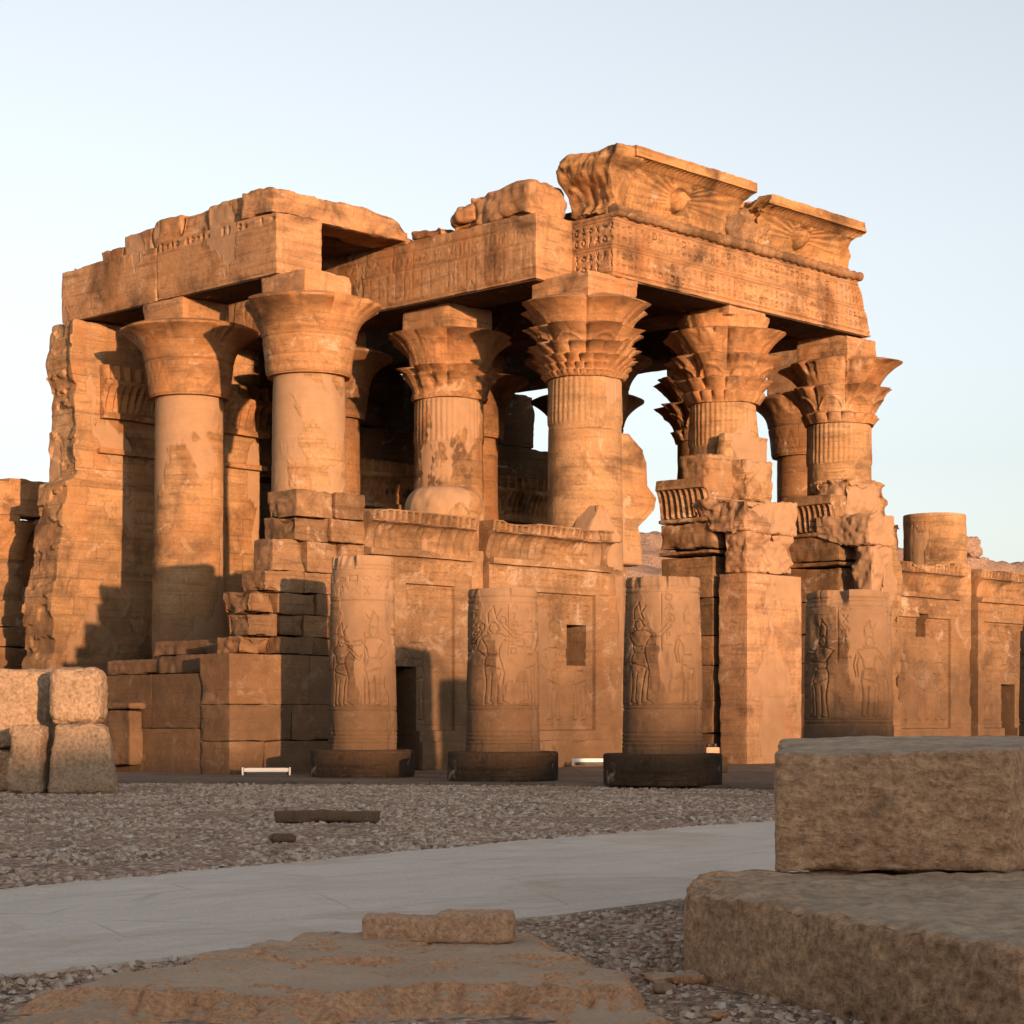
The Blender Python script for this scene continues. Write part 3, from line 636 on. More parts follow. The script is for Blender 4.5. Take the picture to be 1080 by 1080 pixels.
for x in (5.74, 11.0):
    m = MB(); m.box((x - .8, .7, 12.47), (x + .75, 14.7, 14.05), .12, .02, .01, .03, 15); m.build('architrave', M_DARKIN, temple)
# --- torus and cavetto cornice with winged discs
def torus(a0, a1, y, z, r=.10, name='torus_moulding', seed=1, mat=M_RUIN, res=.05):
    n = int((a1 - a0) / res); A = np.linspace(a0, a1, n); th = np.arange(14) / 14 * 2 * np.pi
    P = np.zeros((n, 14, 3)); P[..., 0] = A[:, None]; rr = r * (1 + .16 * np.cos(A * 19)[:, None] ** 3) + .02 * vn(np.stack([A * 2, A * 0, A * 0], -1), seed)[:, None]
    P[..., 1] = y + np.cos(th)[None] * rr; P[..., 2] = z + np.sin(th)[None] * rr
    uv = np.zeros((n, 15, 2)); uv[..., 0] = A[:, None]; uv[..., 1] = z; m = MB(); m.loft(P[:, ::-1], uv, .015, 2.2, seed); return m.build(name, mat, temple, 50)
torus(.0, 10.95, -.98, 14.14, .13, seed=3)
def cavetto_profile(y0, z0, h, proj, lip, back, n=14):
    """front face is at y0, curves out to y0-proj, lip fillet at the top"""
    pts = [(y0, z0)]; hc = h - lip
    for i in range(1, n + 1):
        a = i / n * math.pi / 2; pts.append((y0 - proj * (1 - math.cos(a)) ** 1.0, z0 + hc * math.sin(a) ** .9))
    pts += [(y0 - proj - .02, z0 + hc), (y0 - proj - .02, z0 + h), (back, z0 + h), (back, z0)]
    return pts
def wing_fn(a0, a1, y0, z0, h, proj, lip, cx, endl=0, endr=0, seed=1):
    cz = z0 + h * .40
    def fn(P):
        P = P.copy(); a = P[..., 0]; z = P[..., 2]; fr = (P[..., 1] < y0 + .02) & (z < z0 + h - lip - .005) & (z > z0 + .02)
        dx = a - cx; dz = z - cz; dist = np.hypot(dx, dz * 1.05)
        d = np.zeros_like(a)
        # narrow flutes along the bottom and right under the lip
        d += np.where((z < z0 + .36), .022 * np.cos(a * 2 * np.pi / .15), 0)
        d += np.where((z > z0 + h - lip - .14), .09 * np.sign(np.cos(a * 2 * np.pi / .17)) , 0)
        # feathers: lines radiating outwards from the disc
        ang = np.arctan2(dz - .02, np.abs(dx) + .35); wing = (np.abs(dx) > .42) & (np.abs(dx) < (a1 - a0) * .47) & (z > z0 + .40) & (z < z0 + h - lip - .12)
        d += np.where(wing, .017 * np.cos(ang * 64) - .006, 0)
        # the disc and its two cobras
        d += .10 * np.exp(-((dist - .31) / .035) ** 2)
        d -= .24 * np.clip(1.15 - (dist / .26) ** 2, 0, 1) ** .5
        for sg in (-1, 1):
            for q in range(7):
                cz2 = cz - .34 + q * .10; cx2 = cx + sg * (.29 + .08 * math.sin(q * 1.1)); d -= .09 * np.exp(-((a - cx2) ** 2 + (z - cz2) ** 2) / .0045)
        P[..., 1] += np.where(fr, d, 0)
        # broken ends
        nz = fbm(P * 1.3, 4, seed)
        if endl: P[..., 0] += np.where(a < a0 + .6, np.clip(nz + .25, 0, 1) * endl * (1 - (a - a0) / .6), 0)
        if endr: P[..., 0] -= np.where(a > a1 - .8, np.clip(nz + .35, 0, 1) * endr * (1 - (a1 - a) / .8) + .0, 0)
        P[..., 2] += np.where(z > z0 + h - .02, -.06 * np.clip(fbm(P * 2.1, 3, seed + 4) - .05, 0, 1), 0)
        return P
    return fn
y0 = -.88
for a0, a1, cx, s, el, er, hh in ((.05, 5.05, 2.55, 21, .3, .0, 1.43), (5.45, 10.5, 7.9, 22, 1.6, .9, 1.25)):
    m = MB(); pr = cavetto_profile(y0, 14.22, hh, .80, .26, .6)
    m.extrude(pr, a0, a1, .021, s, .012, 1.6, wing_fn(a0, a1, y0, 14.22, hh, .80, .26, cx, el, er, s))
    m.build('cornice', M_CORN, temple, 50, 'cornice block with winged sun disc, ' + ('left one' if a0 < 1 else 'right broken one'))
m = MB(); m.box((4.7, -1.0, 14.15), (6.6, .5, 15.2), .05, .12, .12, .35, 222); m.build('cornice_block', M_RUIN, temple, 40, 'dark broken core showing in the notch between the two cornice pieces')
# broken lump at the corner and remains on the side architrave
def lump(m, lo, hi, seed, amp=.12, rnd=.25, chip=.3, res=.06, **k): m.box(lo, hi, res, rnd, amp, chip, seed, freq=.55, **k)
m = MB()
def endcap(P):
    P = P.copy(); z = P[:, 2]; k = np.clip((.5 - P[:, 0]) / 1.3, 0, 1)
    lim = np.interp(z, [14.1, 14.4, 14.75, 15.05, 15.3, 15.65], [.05, .12, -.10, -.50, -.62, -.50]) + .22 * fbm(P * 1.5, 3, 8)
    P[:, 0] = .5 - k * (.5 - lim); yl = np.interp(z, [14.1, 14.6, 15.1, 15.35, 15.7], [-.86, -.95, -1.25, -1.62, -1.66]); q = np.clip((.2 - P[:, 1]) / 1.85, 0, 1)
    P[:, 1] = .2 - q * (.2 - yl) if False else np.where(P[:, 1] < .2, .2 - q * (.2 - yl), P[:, 1]); return P
m.box((-.8, -1.65, 14.12), (.5, .55, 15.62), .04, .10, .07, .22, 31, endcap)
m.build('cornice_block', M_CORN, temple, 40, 'broken rough end of the cornice at the corner')
m = MB(); lump(m, (-1.35, .65, 14.03), (.1, 2.9, 15.0), 33, .10, .2, warp=lambda P: np.c_[P[:, :2], P[:, 2] - np.clip(P[:, 1] - 1.4, 0, 9) * .06])
lump(m, (-1.4, 2.5, 14.03), (.1, 3.7, 14.75), 34, .12, .28)
m.build('cornice_block', M_BEAM, temple, 40, 'pale broken stone lying on the side architrave')
m = MB(); lump(m, (-1.38, 3.9, 14.02), (.1, 5.2, 14.38), 35, .10, .12); lump(m, (-1.38, 5.2, 14.02), (.1, 6.6, 14.22), 36, .08, .1)
m.build('cornice_block', M_BEAM, temple)
m = MB(); m.box((-1.3, 6.62, 14.0), (.2, 14.6, 14.42), .15, .05, .02, .05, 37); m.build('cornice_block', M_BEAM, temple)
# stones on the left architrave
m = MB(); m.box((-6.0, 5.25, 14.09), (-1.2, 6.5, 14.78), .07, .06, .03, .14, 41, lambda P: np.c_[P[:, 0], P[:, 1], P[:, 2] - np.clip(P[:, 0] + 2.0, 0, 2) ** 2 * .7 * (P[:, 2] > 14.4)])
m.build('roof_slab', M_BEAM, temple, 40, 'long roof slab bridging from the left architrave')
prof = [(6.6, 8.1, 14.78), (8.14, 9.3, 14.80), (9.34, 10.6, 14.78), (10.64, 12.0, 14.62), (12.05, 13.2, 14.38), (13.2, 14.7, 14.16)]
for k, (b0, b1, zt) in enumerate(prof):
    m = MB(); lump(m, (-5.85 + .03 * k, b0, 14.0), (-4.5, b1, zt), 42 + k, .05, .08, .2); m.build('cornice_block', M_BEAM, temple)
# --- roof slabs over the hall
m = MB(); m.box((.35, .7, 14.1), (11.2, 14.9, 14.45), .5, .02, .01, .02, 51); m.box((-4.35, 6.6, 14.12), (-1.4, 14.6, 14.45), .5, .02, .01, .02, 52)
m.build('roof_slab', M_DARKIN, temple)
# --- screen walls
def screen(a0, a1, seed, z1=5.93, door=None, win=None, hole=None, label=None, crest=(0, 1), panel=(.35, .3)):
    zf = 4.92; yf = -1.2; w = a1 - a0
    cv = Canvas(w, zf, .016, seed)
    glyphs(cv, .1, w - .1, 4.25, 4.6, .2, .03, .035); hline(cv, 4.2, .03, .02); hline(cv, 4.65, .03, .02)
    x = panel[0] + .45; q_ = 0
    while x < w - .7: figure(cv, x, .98, 2.15, 1 if q_ % 2 else -1, 1 + q_ % 2, .036, .04); x += 1.0; q_ += 1
    glyphs(cv, panel[0] + .1, w - panel[1] - .1, 3.45, 4.05, .22, .03, .035, cols=True); hline(cv, .85, .03, .02)
    for q in np.arange(.1, w, .11): cv.line((q, 4.66), (q, 4.9), .025, .01)
    def rel(s, z):
        S = s - a0; d = cv(s, z, a0, FL)
        d = np.where((S > panel[0]) & (S < w - panel[1]) & (z > .95) & (z < 4.3), d + .09, d)
        d = np.where((S > panel[0] + .12) & (S < w - panel[1] - .12) & (z > .95) & (z < 4.18), d + .02, d)
        return d
    holes = [h for h in (door, win, hole) if h]
    m = MB()
    if not holes: pieces = [(a0, a1, FL, zf)]
    else:
        h = holes[0]; pieces = [(a0, h[0], FL, zf), (h[1], a1, FL, zf), (h[0], h[1], h[3], zf)] + ([(h[0], h[1], FL, h[2])] if h[2] > FL + .05 else [])
    for (x0, x1, q0, q1) in pieces: m.box((x0, yf, q0), (x1, -.35, q1), .022, .0, .006, .0, seed, relief={'-y': rel})
    m.box((a0, yf - .10, .0), (a1 if not door else door[0], yf + .4, .72), .08, .04, .02, .08, seed + 3)
    if door: m.box((door[1], yf - .10, .0), (a1, yf + .4, .72), .08, .04, .02, .08, seed + 4)
    o = m.build('screen_wall', M_SCR, temple, 40, label)
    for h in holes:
        m = MB(); m.box((h[0] - .1, -.34, h[2] - .1), (h[1] + .1, -.28, h[3] + .1), .2, .004, 0, 0, 1); m.build('window_shade_panel' if h[2] > FL + .1 else 'door', M_SHADE if seed == 102 else M_VOID, o)  # dark panels added in the openings, standing for the shade inside
    # torus + cornice + a frieze of little cobras on top
    def fn(P):
        P = P.copy(); a = P[..., 0]; z = P[..., 2]; fr = P[..., 1] < yf + .05
        fl = fr & (z > zf + .14) & (z < zf + .72)
        P[..., 1] += np.where(fl, .075 * np.abs(np.cos(a * np.pi / .25)) ** .6, 0)
        fz = fr & (z > zf + .78) & (z < z1 - .04)
        P[..., 1] += np.where(fz, .10 * (np.cos(a * 2 * np.pi / .20) > .2), 0)
        br = np.clip(fbm(P * .9, 4, seed + 6) - .12 + .0, 0, 1)
        P[..., 1] += np.where(P[..., 1] < yf + .2, br * .45, 0)
        P[..., 2] -= np.where(z > z1 - .05, np.clip(fbm(P * np.array([.8, .8, 0]), 3, seed + 8) - .1, 0, 1) * .45, 0)
        return P
    prf = [(yf + .03, zf + .12)]
    for i in range(1, 9): a = i / 8 * math.pi / 2; prf.append((yf + .03 - .26 * (1 - math.cos(a)), zf + .12 + .58 * math.sin(a)))
    prf += [(yf - .24, zf + .74), (yf - .12, zf + .76), (yf - .16, z1), (-.5, z1), (-.5, zf + .12)]
    m = MB(); m.extrude(prf, a0 + crest[0], a0 + w * crest[1], .035, seed, .015, 1.6, fn)
    m.extrude([(yf - .14, zf - .02), (yf - .16, zf + .12), (-.5, zf + .12), (-.5, zf - .02)], a0 + crest[0], a0 + w * crest[1], .05, seed + 1, .02, 1.4)
    m.build('cornice', M_SCR, o, 50)
    return o
o = screen(-8.6, -5.3, 101, door=(-7.76, -6.98, FL, 2.42), label='left screen wall with a small dark doorway', panel=(1.2, .55))

screen(-4.72, -.42, 102, win=(-1.89, -1.17, 2.55, 3.56), label='second screen wall with a square window', panel=(.9, .52))
screen(12.35, 16.0, 103, win=(13.75, 14.25, 3.72, 4.42), label='right screen wall with a narrow window', panel=(.3, .5), crest=(0, 1))
screen(17.1, 22.6, 104, hole=(18.7, 19.5, FL, 2.35), label='rightmost screen wall with a broken hole near the ground', panel=(.35, .3))
# floor-to-top wall strips behind the screens at the columns
m = MB(); m.box((-.42, -1.15, 0), (.15, -.2, 5.0), .06, .03, .02, .08, 55); m.build('wall', M_SCR, temple)
m = MB(); m.box((16.0, -1.05, 0), (16.95, .3, 6.1), .06, .03, .02, .08, 56); m.build('wall', M_SCR, temple)
m = MB(); m.box((11.0, -1.1, 0), (12.34, -.3, 6.05), .06, .03, .02, .08, 57); m.build('wall', M_SCR, temple)
m = MB(); m.box((-5.3, -1.02, 0), (-4.72, -.4, 5.2), .06, .03, .02, .08, 58); m.build('wall', M_COL, temple)
# triangle remnant in front of the corner column, ragged flank to its right
m = MB()
def tri(P): P = P.copy(); k = np.clip((P[:, 2] - 5.7) / .9, 0, 1); P[:, 0] = -.55 + (P[:, 0] + .55) * (1 - .85 * k); return P
m.box((-1.2, -1.1, 5.7), (.25, -.5, 6.6), .05, .03, .02, .06, 61, tri); m.build('wall_remnant', M_COL, temple)
m = MB()
def flank(P):
    P = P.copy(); z = P[:, 2]; n = .30 * fbm(np.c_[z * 1.3, z * 0, P[:, 1] * .4], 4, 3)
    lim = np.interp(z, [5.2, 6.0, 6.2, 6.7, 7.0, 7.3, 7.9, 8.2, 8.6], [1.5, 1.35, 1.3, 1.9, 1.95, 1.6, 1.65, 1.55, 1.0]) + n * .5
    P[:, 0] = .3 + (P[:, 0] - .3) * (lim - .3); return P
m.box((.3, -.7, 5.2), (1.3, .5, 8.6), .05, .03, .02, .05, 62, flank); m.build('wall_remnant', M_COL, temple)
m = MB(); m.box((.55, -.4, .2), (1.25, .5, 5.25), .08, .05, .03, .1, 63); m.build('door_jamb', M_RUIN, temple)
# --- door jambs left of the two front columns
cvP = Canvas(2.4, 4.4, .025, 77)
for q in (1.3, 1.38, 3.6, 3.7): hline(cvP, q, .035, .02)
figure(cvP, 1.1, 1.4, 1.85, 1, 1, .04, .025); glyphs(cvP, 1.5, 2.3, 1.4, 3.5, .3, .035, .025, .1, cols=True); glyphs(cvP, .1, 2.3, 3.75, 4.1, .3, .035, .02)
def jamb(x0, fw, seed, topz=7.0, wide=None, label=None):
    e = []
    m = MB()      # inner jamb: side wall with its own cornice
    m.masonry((x0 + .05, -1.42, 0), (x0 + 1.5, .35, 5.55), seed, .9, 2.2, .02, axis=1, chip=.06)
    m.box((x0 - .12, -1.55, 5.60), (x0 + 1.5, .3, 5.72), .06, .03, .02, .05, seed + 1)
    m.box((x0 - .06, -1.5, 5.75), (x0 + 1.5, .30, 6.45), .06, .04, .04, .12, seed + 2)
    o = m.build('door_jamb', M_RUIN, temple, 40, label)
    m = MB(); pr = [(-x0, 6.58)]
    pr = [(x0 + .0, 6.6)] + [(x0 + .0 - .22 * (1 - math.cos(q)), 6.6 + .75 * math.sin(q)) for q in np.linspace(.2, math.pi / 2, 7)] + [(x0 - .26, 7.36), (x0 - .24, 7.62), (x0 + 1.2, 7.62), (x0 + 1.2, 6.6)]
    def fn(P):
        P = P.copy(); P[..., 1] += np.where((P[..., 1] < x0 + .02) & (P[..., 2] > 6.62) & (P[..., 2] < 7.34), .04 * np.cos(P[..., 0] * 2 * np.pi / .19), 0); return P
    m.extrude(pr, -1.35, .30, .035, seed, .03, 1.4, fn, 'y')
    m.box((x0 - .14, -1.42, 6.46), (x0 + 1.2, .3, 6.58), .05, .05, .02, .04, seed + 5)
    m.build('cornice', M_RUIN, o, 50)
    m = MB()      # front pillar
    m.box((x0, -2.6, 0), (x0 + fw[0], -1.7, fw[1]), .05, .02, .012, .03, seed + 6, lambda P: np.c_[P[:, 0], np.where(P[:, 1] > -2.2, P[:, 1] + .14 * fbm(np.c_[P[:, 2] * 1.4, P[:, 0] * .6, P[:, 2] * 0], 4, 3), P[:, 1]), P[:, 2]], {'-y': lambda s, z: cvP(s, z, x0, .5)})
    m.box((x0 + .02, -2.58, fw[1] + .01), (x0 + fw[2], -1.84, 6.15), .045, .05, .06, .30, seed + 7)
    m.build('pillar', M_PIL, o, 40)
    m = MB()      # overhanging capping chunk, broken away underneath on the left
    def wp(P):
        P = P.copy(); k = np.clip((-1.4 - P[:, 1]) / 1.2, 0, 1); k2 = np.clip((P[:, 1] + 1.7) / 1.1, 0, 1)
        P[:, 2] = np.where(P[:, 2] < 6.7, P[:, 2] + k2 * .35, P[:, 2]); return P
    m.box((x0 - .15, -2.62, 6.12), (x0 + fw[2] + .08, -.75, topz), .045, .06, .08, .34, seed + 8, wp)
    m.build('capstone', M_PIL, o, 40)
    return o
j = jamb(3.42, (2.4, 5.05, 2.1), 131, label='door jamb with a tall smooth front pillar beside the centre column')
m = MB(); m.box((4.35, -1.9, 7.02), (5.45, -.8, 8.15), .04, .05, .05, .26, 141); m.build('block', M_WALL, j)
m = MB(); m.box((3.4, -1.35, 7.02), (4.7, -.2, 8.3), .06, .18, .08, .2, 142); m.build('block', M_RUIN, j)
m = MB(); m.box((4.6, -.95, 2), (6.6, -.6, 9.0), .08, .05, .03, .1, 143); m.build('block', M_COL, j)
j = jamb(9.2, (1.0, 4.2, .95), 151, label='door jamb with a narrow front pillar beside the right column')
m = MB(); m.box((9.6, -1.5, 7.0), (11.1, -.3, 8.15), .045, .06, .06, .3, 144); m.box((10.2, -1.2, 6.9), (12.1, .3, 8.2), .045, .1, .07, .3, 145); m.build('block', M_COL, j)
m = MB(); m.box((10.2, -1.6, 0), (12.2, -.9, 7.0), .05, .04, .04, .25, 146); m.build('pillar', M_WALL, j)
# --- left front corner: ruined anta, stepped
anta = [(-12.45, -9.0, 2.60), (-11.95, -8.6, 3.0), (-11.75, -8.6, 3.48), (-11.7, -8.6, 3.95), (-11.35, -8.6, 4.42), (-11.1, -8.6, 5.1), (-10.55, -8.6, 5.62), (-10.5, -8.6, 6.2)]
m = MB(); z = 0
rr = random.Random(5)
for k, (x0, x1, z1) in enumerate(anta):
    if k == 0:
        m.masonry((-12.45, -1.2, 0), (-8.6, -.2, z1), 160, .85, 1.9, .012, chip=.05, rnd=.012); z = z1; continue
    xs = [x0]; 
    while xs[-1] < x1 - 1.3: xs.append(xs[-1] + rr.uniform(.6, 1.1))
    xs.append(x1)
    for a, b in zip(xs[:-1], xs[1:]):
        f = rr.uniform(0, .12) if b < x1 else 0; back = -.1 + rr.uniform(-.25, .1)
        m.tone = rr.choice((.15, .35, .5, .55, .7)); m.box((a + .002, -1.15 + f + (.1 if a == x0 else 0), z + .003), (b - .002, back, z1), .04, .018, .035, .07 + (.12 if a == x0 else 0), 161 + k * 5 + int(a * 3))
    z = z1
anta_o = m.build('wall', M_RUIN, temple, 40, 'stepped ruined corner of the side wall with exposed blocks')
# sides: low side wall going back, with an eroded altar relief
cvL = Canvas(12, 2.4, .03, 9); glyphs(cvL, .3, 8, 1.2, 1.9, .35, .035, .02)
m = MB()
m.masonry((-12.4, -.18, 0), (-11.3, 5.2, 2.2), 171, .95, 2.6, .012, axis=1, chip=.03, rnd=.008)
m.box((-12.35, 5.23, 0), (-11.3, 14, 2.0), .08, .03, .02, .1, 172)
m.box((-12.75, 1.9, .2), (-12.38, 3.2, 1.42), .04, .04, .02, .06, 173); m.box((-12.82, 1.8, 1.44), (-12.38, 3.3, 1.58), .04, .04, .02, .05, 174)
m.box((-12.0, -.1, 2.22), (-10.8, 1.9, 2.62), .06, .05, .03, .1, 175); m.box((-11.9, 1.92, 2.22), (-10.6, 4.0, 2.55), .06, .05, .03, .1, 176)
m.box((-11.2, .4, 2.63), (-10.1, 3.2, 3.0), .06, .05, .03, .1, 177)
m.build('wall', M_RUIN, temple, 40, 'low remains of the side wall left of the corner')
# --- hall floor
m = MB(); m.box((-11.3, -.9, .0), (22, 22, .2), .5, .01, .005, .01, 178); m.build('floor', M_PAVE, temple)
# --- back walls
cvB = Canvas(7, 12, .03, 15)
for y in (1.6, 1.75, 4.1, 4.25, 6.6, 6.72, 8.5): hline(cvB, y, .04, .02)
for y0_ in (1.9, 4.35):
    x = .6
    while x < 6.6: figure(cvB, x, y0_, 1.9, 1 if int(x * 2) % 2 else -1, int(x * 3) % 3, .04, .025); x += 1.15
glyphs(cvB, 0, 6.8, 6.8, 8.4, .4, .035, .02, cols=True)
def bw(P):      # ragged left end
    P = P.copy(); z = P[:, 2]; n = fbm(np.c_[z * .9, P[:, 1] * .7, z * 0], 4, 6)
    lim = np.interp(z, [0, 3.0, 3.1, 5, 6.0, 7, 7.9, 8.0, 9, 10.2, 10.6, 11.3, 11.8, 12.5], [-7.2, -7.15, -7.1, -6.95, -6.85, -6.65, -6.5, -6.25, -6.3, -6.35, -6.25, -6.4, -6.4, -6.4]) + .20 * np.round(n * 3) / 3 + .12 * n
    k = np.clip((.33 - P[:, 0]) / 6.33, 0, 1); P[:, 0] = .33 - k * (.33 - lim); return P
m = MB(); m.box((-6, 13.5, 0), (.33, 14.9, 12.48), .05, .03, .02, .08, 181, bw, {'-y': lambda s, z: cvB(s, z, -6, 0)})
bo = m.build('wall', M_WALL, temple, 40, 'tall back wall with carved figures behind the leftmost column')
def backcornice(a0, a1, y, z0, seed, parent, cut=0):
    def fn(P):
        P = P.copy(); a = P[..., 0]; zz = P[..., 2]; fr = P[..., 1] < y
        P[..., 1] += np.where(fr & (zz > z0 + .25) & (zz < z0 + .95), .05 * np.cos(a * 2 * np.pi / .24), 0)
        P[..., 1] -= np.where(fr & (zz > z0 + 1.1), .12 * np.clip(np.cos(a * 2 * np.pi / .36), -.3, 1), 0)
        P[..., 1] += np.where(P[..., 1] < y - .05, np.clip(fbm(P * .8, 3, seed) - .1, 0, 1) * .5, 0); return P
    pr = [(y + .2, z0), (y - .22, z0), (y - .24, z0 + .16), (y - .05, z0 + .2), (y - .1, z0 + .5), (y - .2, z0 + .8), (y - .36, z0 + 1.0), (y - .36, z0 + 1.1), (y - .2, z0 + 1.12), (y - .2, z0 + 1.5), (y + .2, z0 + 1.55)]
    m = MB(); m.extrude(pr, a0, a1, .05, seed, .03, 1.2, fn); m.build('cornice', M_CAP, parent, 50)
backcornice(-5.5, .5, 13.5, 9.75, 183, bo); 
m = MB(); m.box((-5.6, 13.33, 8.75), (.5, 13.55, 8.92), .06, .03, .02, .05, 184); m.build('ledge', M_CAP, bo)
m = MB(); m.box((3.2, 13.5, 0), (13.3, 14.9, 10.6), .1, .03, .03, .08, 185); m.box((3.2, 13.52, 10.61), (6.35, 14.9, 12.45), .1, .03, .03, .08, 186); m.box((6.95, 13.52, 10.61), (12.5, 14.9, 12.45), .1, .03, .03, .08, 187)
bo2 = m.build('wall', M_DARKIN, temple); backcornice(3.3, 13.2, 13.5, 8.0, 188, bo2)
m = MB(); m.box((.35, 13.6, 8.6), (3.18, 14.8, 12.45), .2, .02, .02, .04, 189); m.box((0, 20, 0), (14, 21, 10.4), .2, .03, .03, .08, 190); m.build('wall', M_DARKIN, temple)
# broken pillar behind the rightmost screen
m = MB(); m.box((19.4, .6, 0), (20.9, 2.0, 6.6), .08, .06, .04, .2, 191); m.box((19.5, .7, 6.6), (20.7, 1.9, 7.35), .08, .2, .12, .3, 192); m.build('pillar', M_MOUND, temple, 40, 'crumbling brown pillar behind the rightmost screen wall')

# ------------------------------------------------------------------ court columns
def court_col(u, Y, z1, r0, r1, label, seed, slab=None, slz=.62, figs=True, lean=0):
    X = (u - 540) / F * Y; t = thing('ruined_column', label, 'column', (X, Y, .06), R(-20), 'stumps of the court colonnade')
    h = z1 - slz; cv = Canvas(2 * math.pi * r1, h, .011, seed)
    w = cv.w
    for q in (.12, .2, .28, .36, h - .28, h - .2): hline(cv, q, .028, .014)
    x = .4; k = 0; fh = min(1.75, h * .55)
    hline(cv, .78, .035, .02); hline(cv, .84, .03, .015)
    rr_ = random.Random(seed); x = rr_.uniform(.05, .5)
    while x < w - .2:
        figure(cv, x + .2, .88, fh * rr_.uniform(.82, 1.0), rr_.choice((1, -1)), rr_.choice((0, 1, 2)), .026, .026); x += rr_.uniform(.55, .75)
        if rr_.random() < .7: glyphs(cv, x - .12, x + .12, .95 + fh * rr_.choice((.1, .5)), .9 + fh * 1.12, .17, .022, .022, .05, cols=True); x += .2
    hline(cv, .9 + fh * 1.18, .035, .02)
    if h - (.9 + fh * 1.2) > .5: glyphs(cv, 0, w, .95 + fh * 1.2, h - .35, .26, .028, .018)
    zs = np.linspace(slz, z1, int(h / .0125)); tt = (zs - slz) / h; rs = r0 + (r1 - r0) * tt
    def rf(T, Z, RR):
        e = np.clip(fbm(np.stack([np.cos(T) * 1.2, np.sin(T) * 1.2, Z * .9], -1), 4, seed + 2) - .15, 0, 1) * .12
        te = np.clip((Z - (z1 - .09)) / .09, 0, 1) ** 2 * .02 + np.clip((Z - (z1 - .3)) / .3, 0, 1) * np.clip(fbm(np.stack([np.cos(T) * 1.7, np.sin(T) * 1.7, Z * 0 + seed], -1), 4, seed) - .02, 0, 1) * .55
        return RR - e - te
    m = MB(); m.lathe(0, 0, zs, rs, 380, seed, .02, 1.6, lambda s, Z: cv(s, Z, 0, slz), r1, rf); m.build('shaft', M_COURT, t, 45)
    if slab:
        m = MB(); zz = np.r_[0, np.linspace(.02, slz - .03, 10), slz]; th = None
        m.lathe(0, 0, zz, [slab * .99] + [slab] * 10 + [slab * .97], 120, seed + 4, .03, 1.6); m.build('plinth', M_PLINTH, t, 40)
    return t
court_col(382.5, 41.2, 4.42, .70, .635, 'tall narrow ruined column nearest the stepped corner, on a dark round plinth', 201, 1.05, .55)
court_col(530.5, 38.6, 3.60, .70, .655, 'short ruined column on a dark plinth in front of the square window wall', 202, 1.04, .55)
court_col(699, 36.2, 3.65, .725, .655, 'ruined column on a dark plinth in front of the first doorway, smooth patch on its front', 203, 1.05, .55)
court_col(895, 33.8, 3.26, .755, .70, 'wide ruined column carved with two figures, behind the big foreground block', 204, 1.1, .3)
court_col(1126, 31.2, 2.8, .74, .70, 'ruined column cut by the right edge of the picture', 205, 1.1, .3)

# ------------------------------------------------------------------ small things in the court
M_WHITE = bpy.data.materials.new('white_metal'); M_WHITE.use_nodes = True; M_WHITE.node_tree.nodes['Principled BSDF'].inputs['Base Color'].default_value = (.72, .68, .6, 1); M_WHITE.node_tree.nodes['Principled BSDF'].inputs['Roughness'].default_value = .5
M_BLK = bpy.data.materials.new('black_metal'); M_BLK.use_nodes = True; M_BLK.node_tree.nodes['Principled BSDF'].inputs['Base Color'].default_value = (.02, .02, .02, 1)
M_ORG = bpy.data.materials.new('orange_case'); M_ORG.use_nodes = True; M_ORG.node_tree.nodes['Principled BSDF'].inputs['Base Color'].default_value = (.42, .19, .08, 1)
def lampbar(u, Y, w, z, label):
    X = (u - 540) / F * Y; t = thing('floodlight', label, 'light fixture', (X, Y, z), R(3), 'strip lights on the court floor')
    m = MB(); m.box((-w / 2, -.07, .07), (w / 2, .07, .16), .1, .02, 0, 0, 1); m.build('housing', M_WHITE, t)
    m = MB(); m.box((-w / 2 + .04, -.05, 0), (w / 2 - .04, .05, .068), .1, .01, 0, 0, 1); m.build('base', M_BLK, t)
    for s in (-1, 1):
        m = MB(); m.box((s * (w / 2 + .022) - .02, -.08, .0), (s * (w / 2 + .022) + .02, .08, .17), .1, .01, 0, 0, 1); m.build('end_cap', M_WHITE, t)
lampbar(281, 42.0, .92, .06, 'white strip floodlight on the ground below the stepped corner')
lampbar(621, 47.0, .7, .16, 'white strip floodlight on the ground below the square window')
t = thing('lamp_box', 'small orange box lamp with two black knobs beside the dark plinth', 'lamp box', ((750.5 - 540) / F * 44, 44, .42), R(10))
m = MB(); m.box((-.15, -.12, 0), (.15, .12, .2), .05, .02, 0, 0, 1); m.build('case', M_ORG, t)
for s in (-1, 1):
    m = MB(); m.lathe(s * .07, 0, [.2, .21, .26, .28], [.045, .05, .05, .03], 16, 1, 0); m.build('knob', M_BLK, t)
m = MB(); m.box((-.3, -.25, -.36), (.3, .25, -.003), .06, .03, .01, .03, 4); m.build('foot_block', M_PLINTH, t)

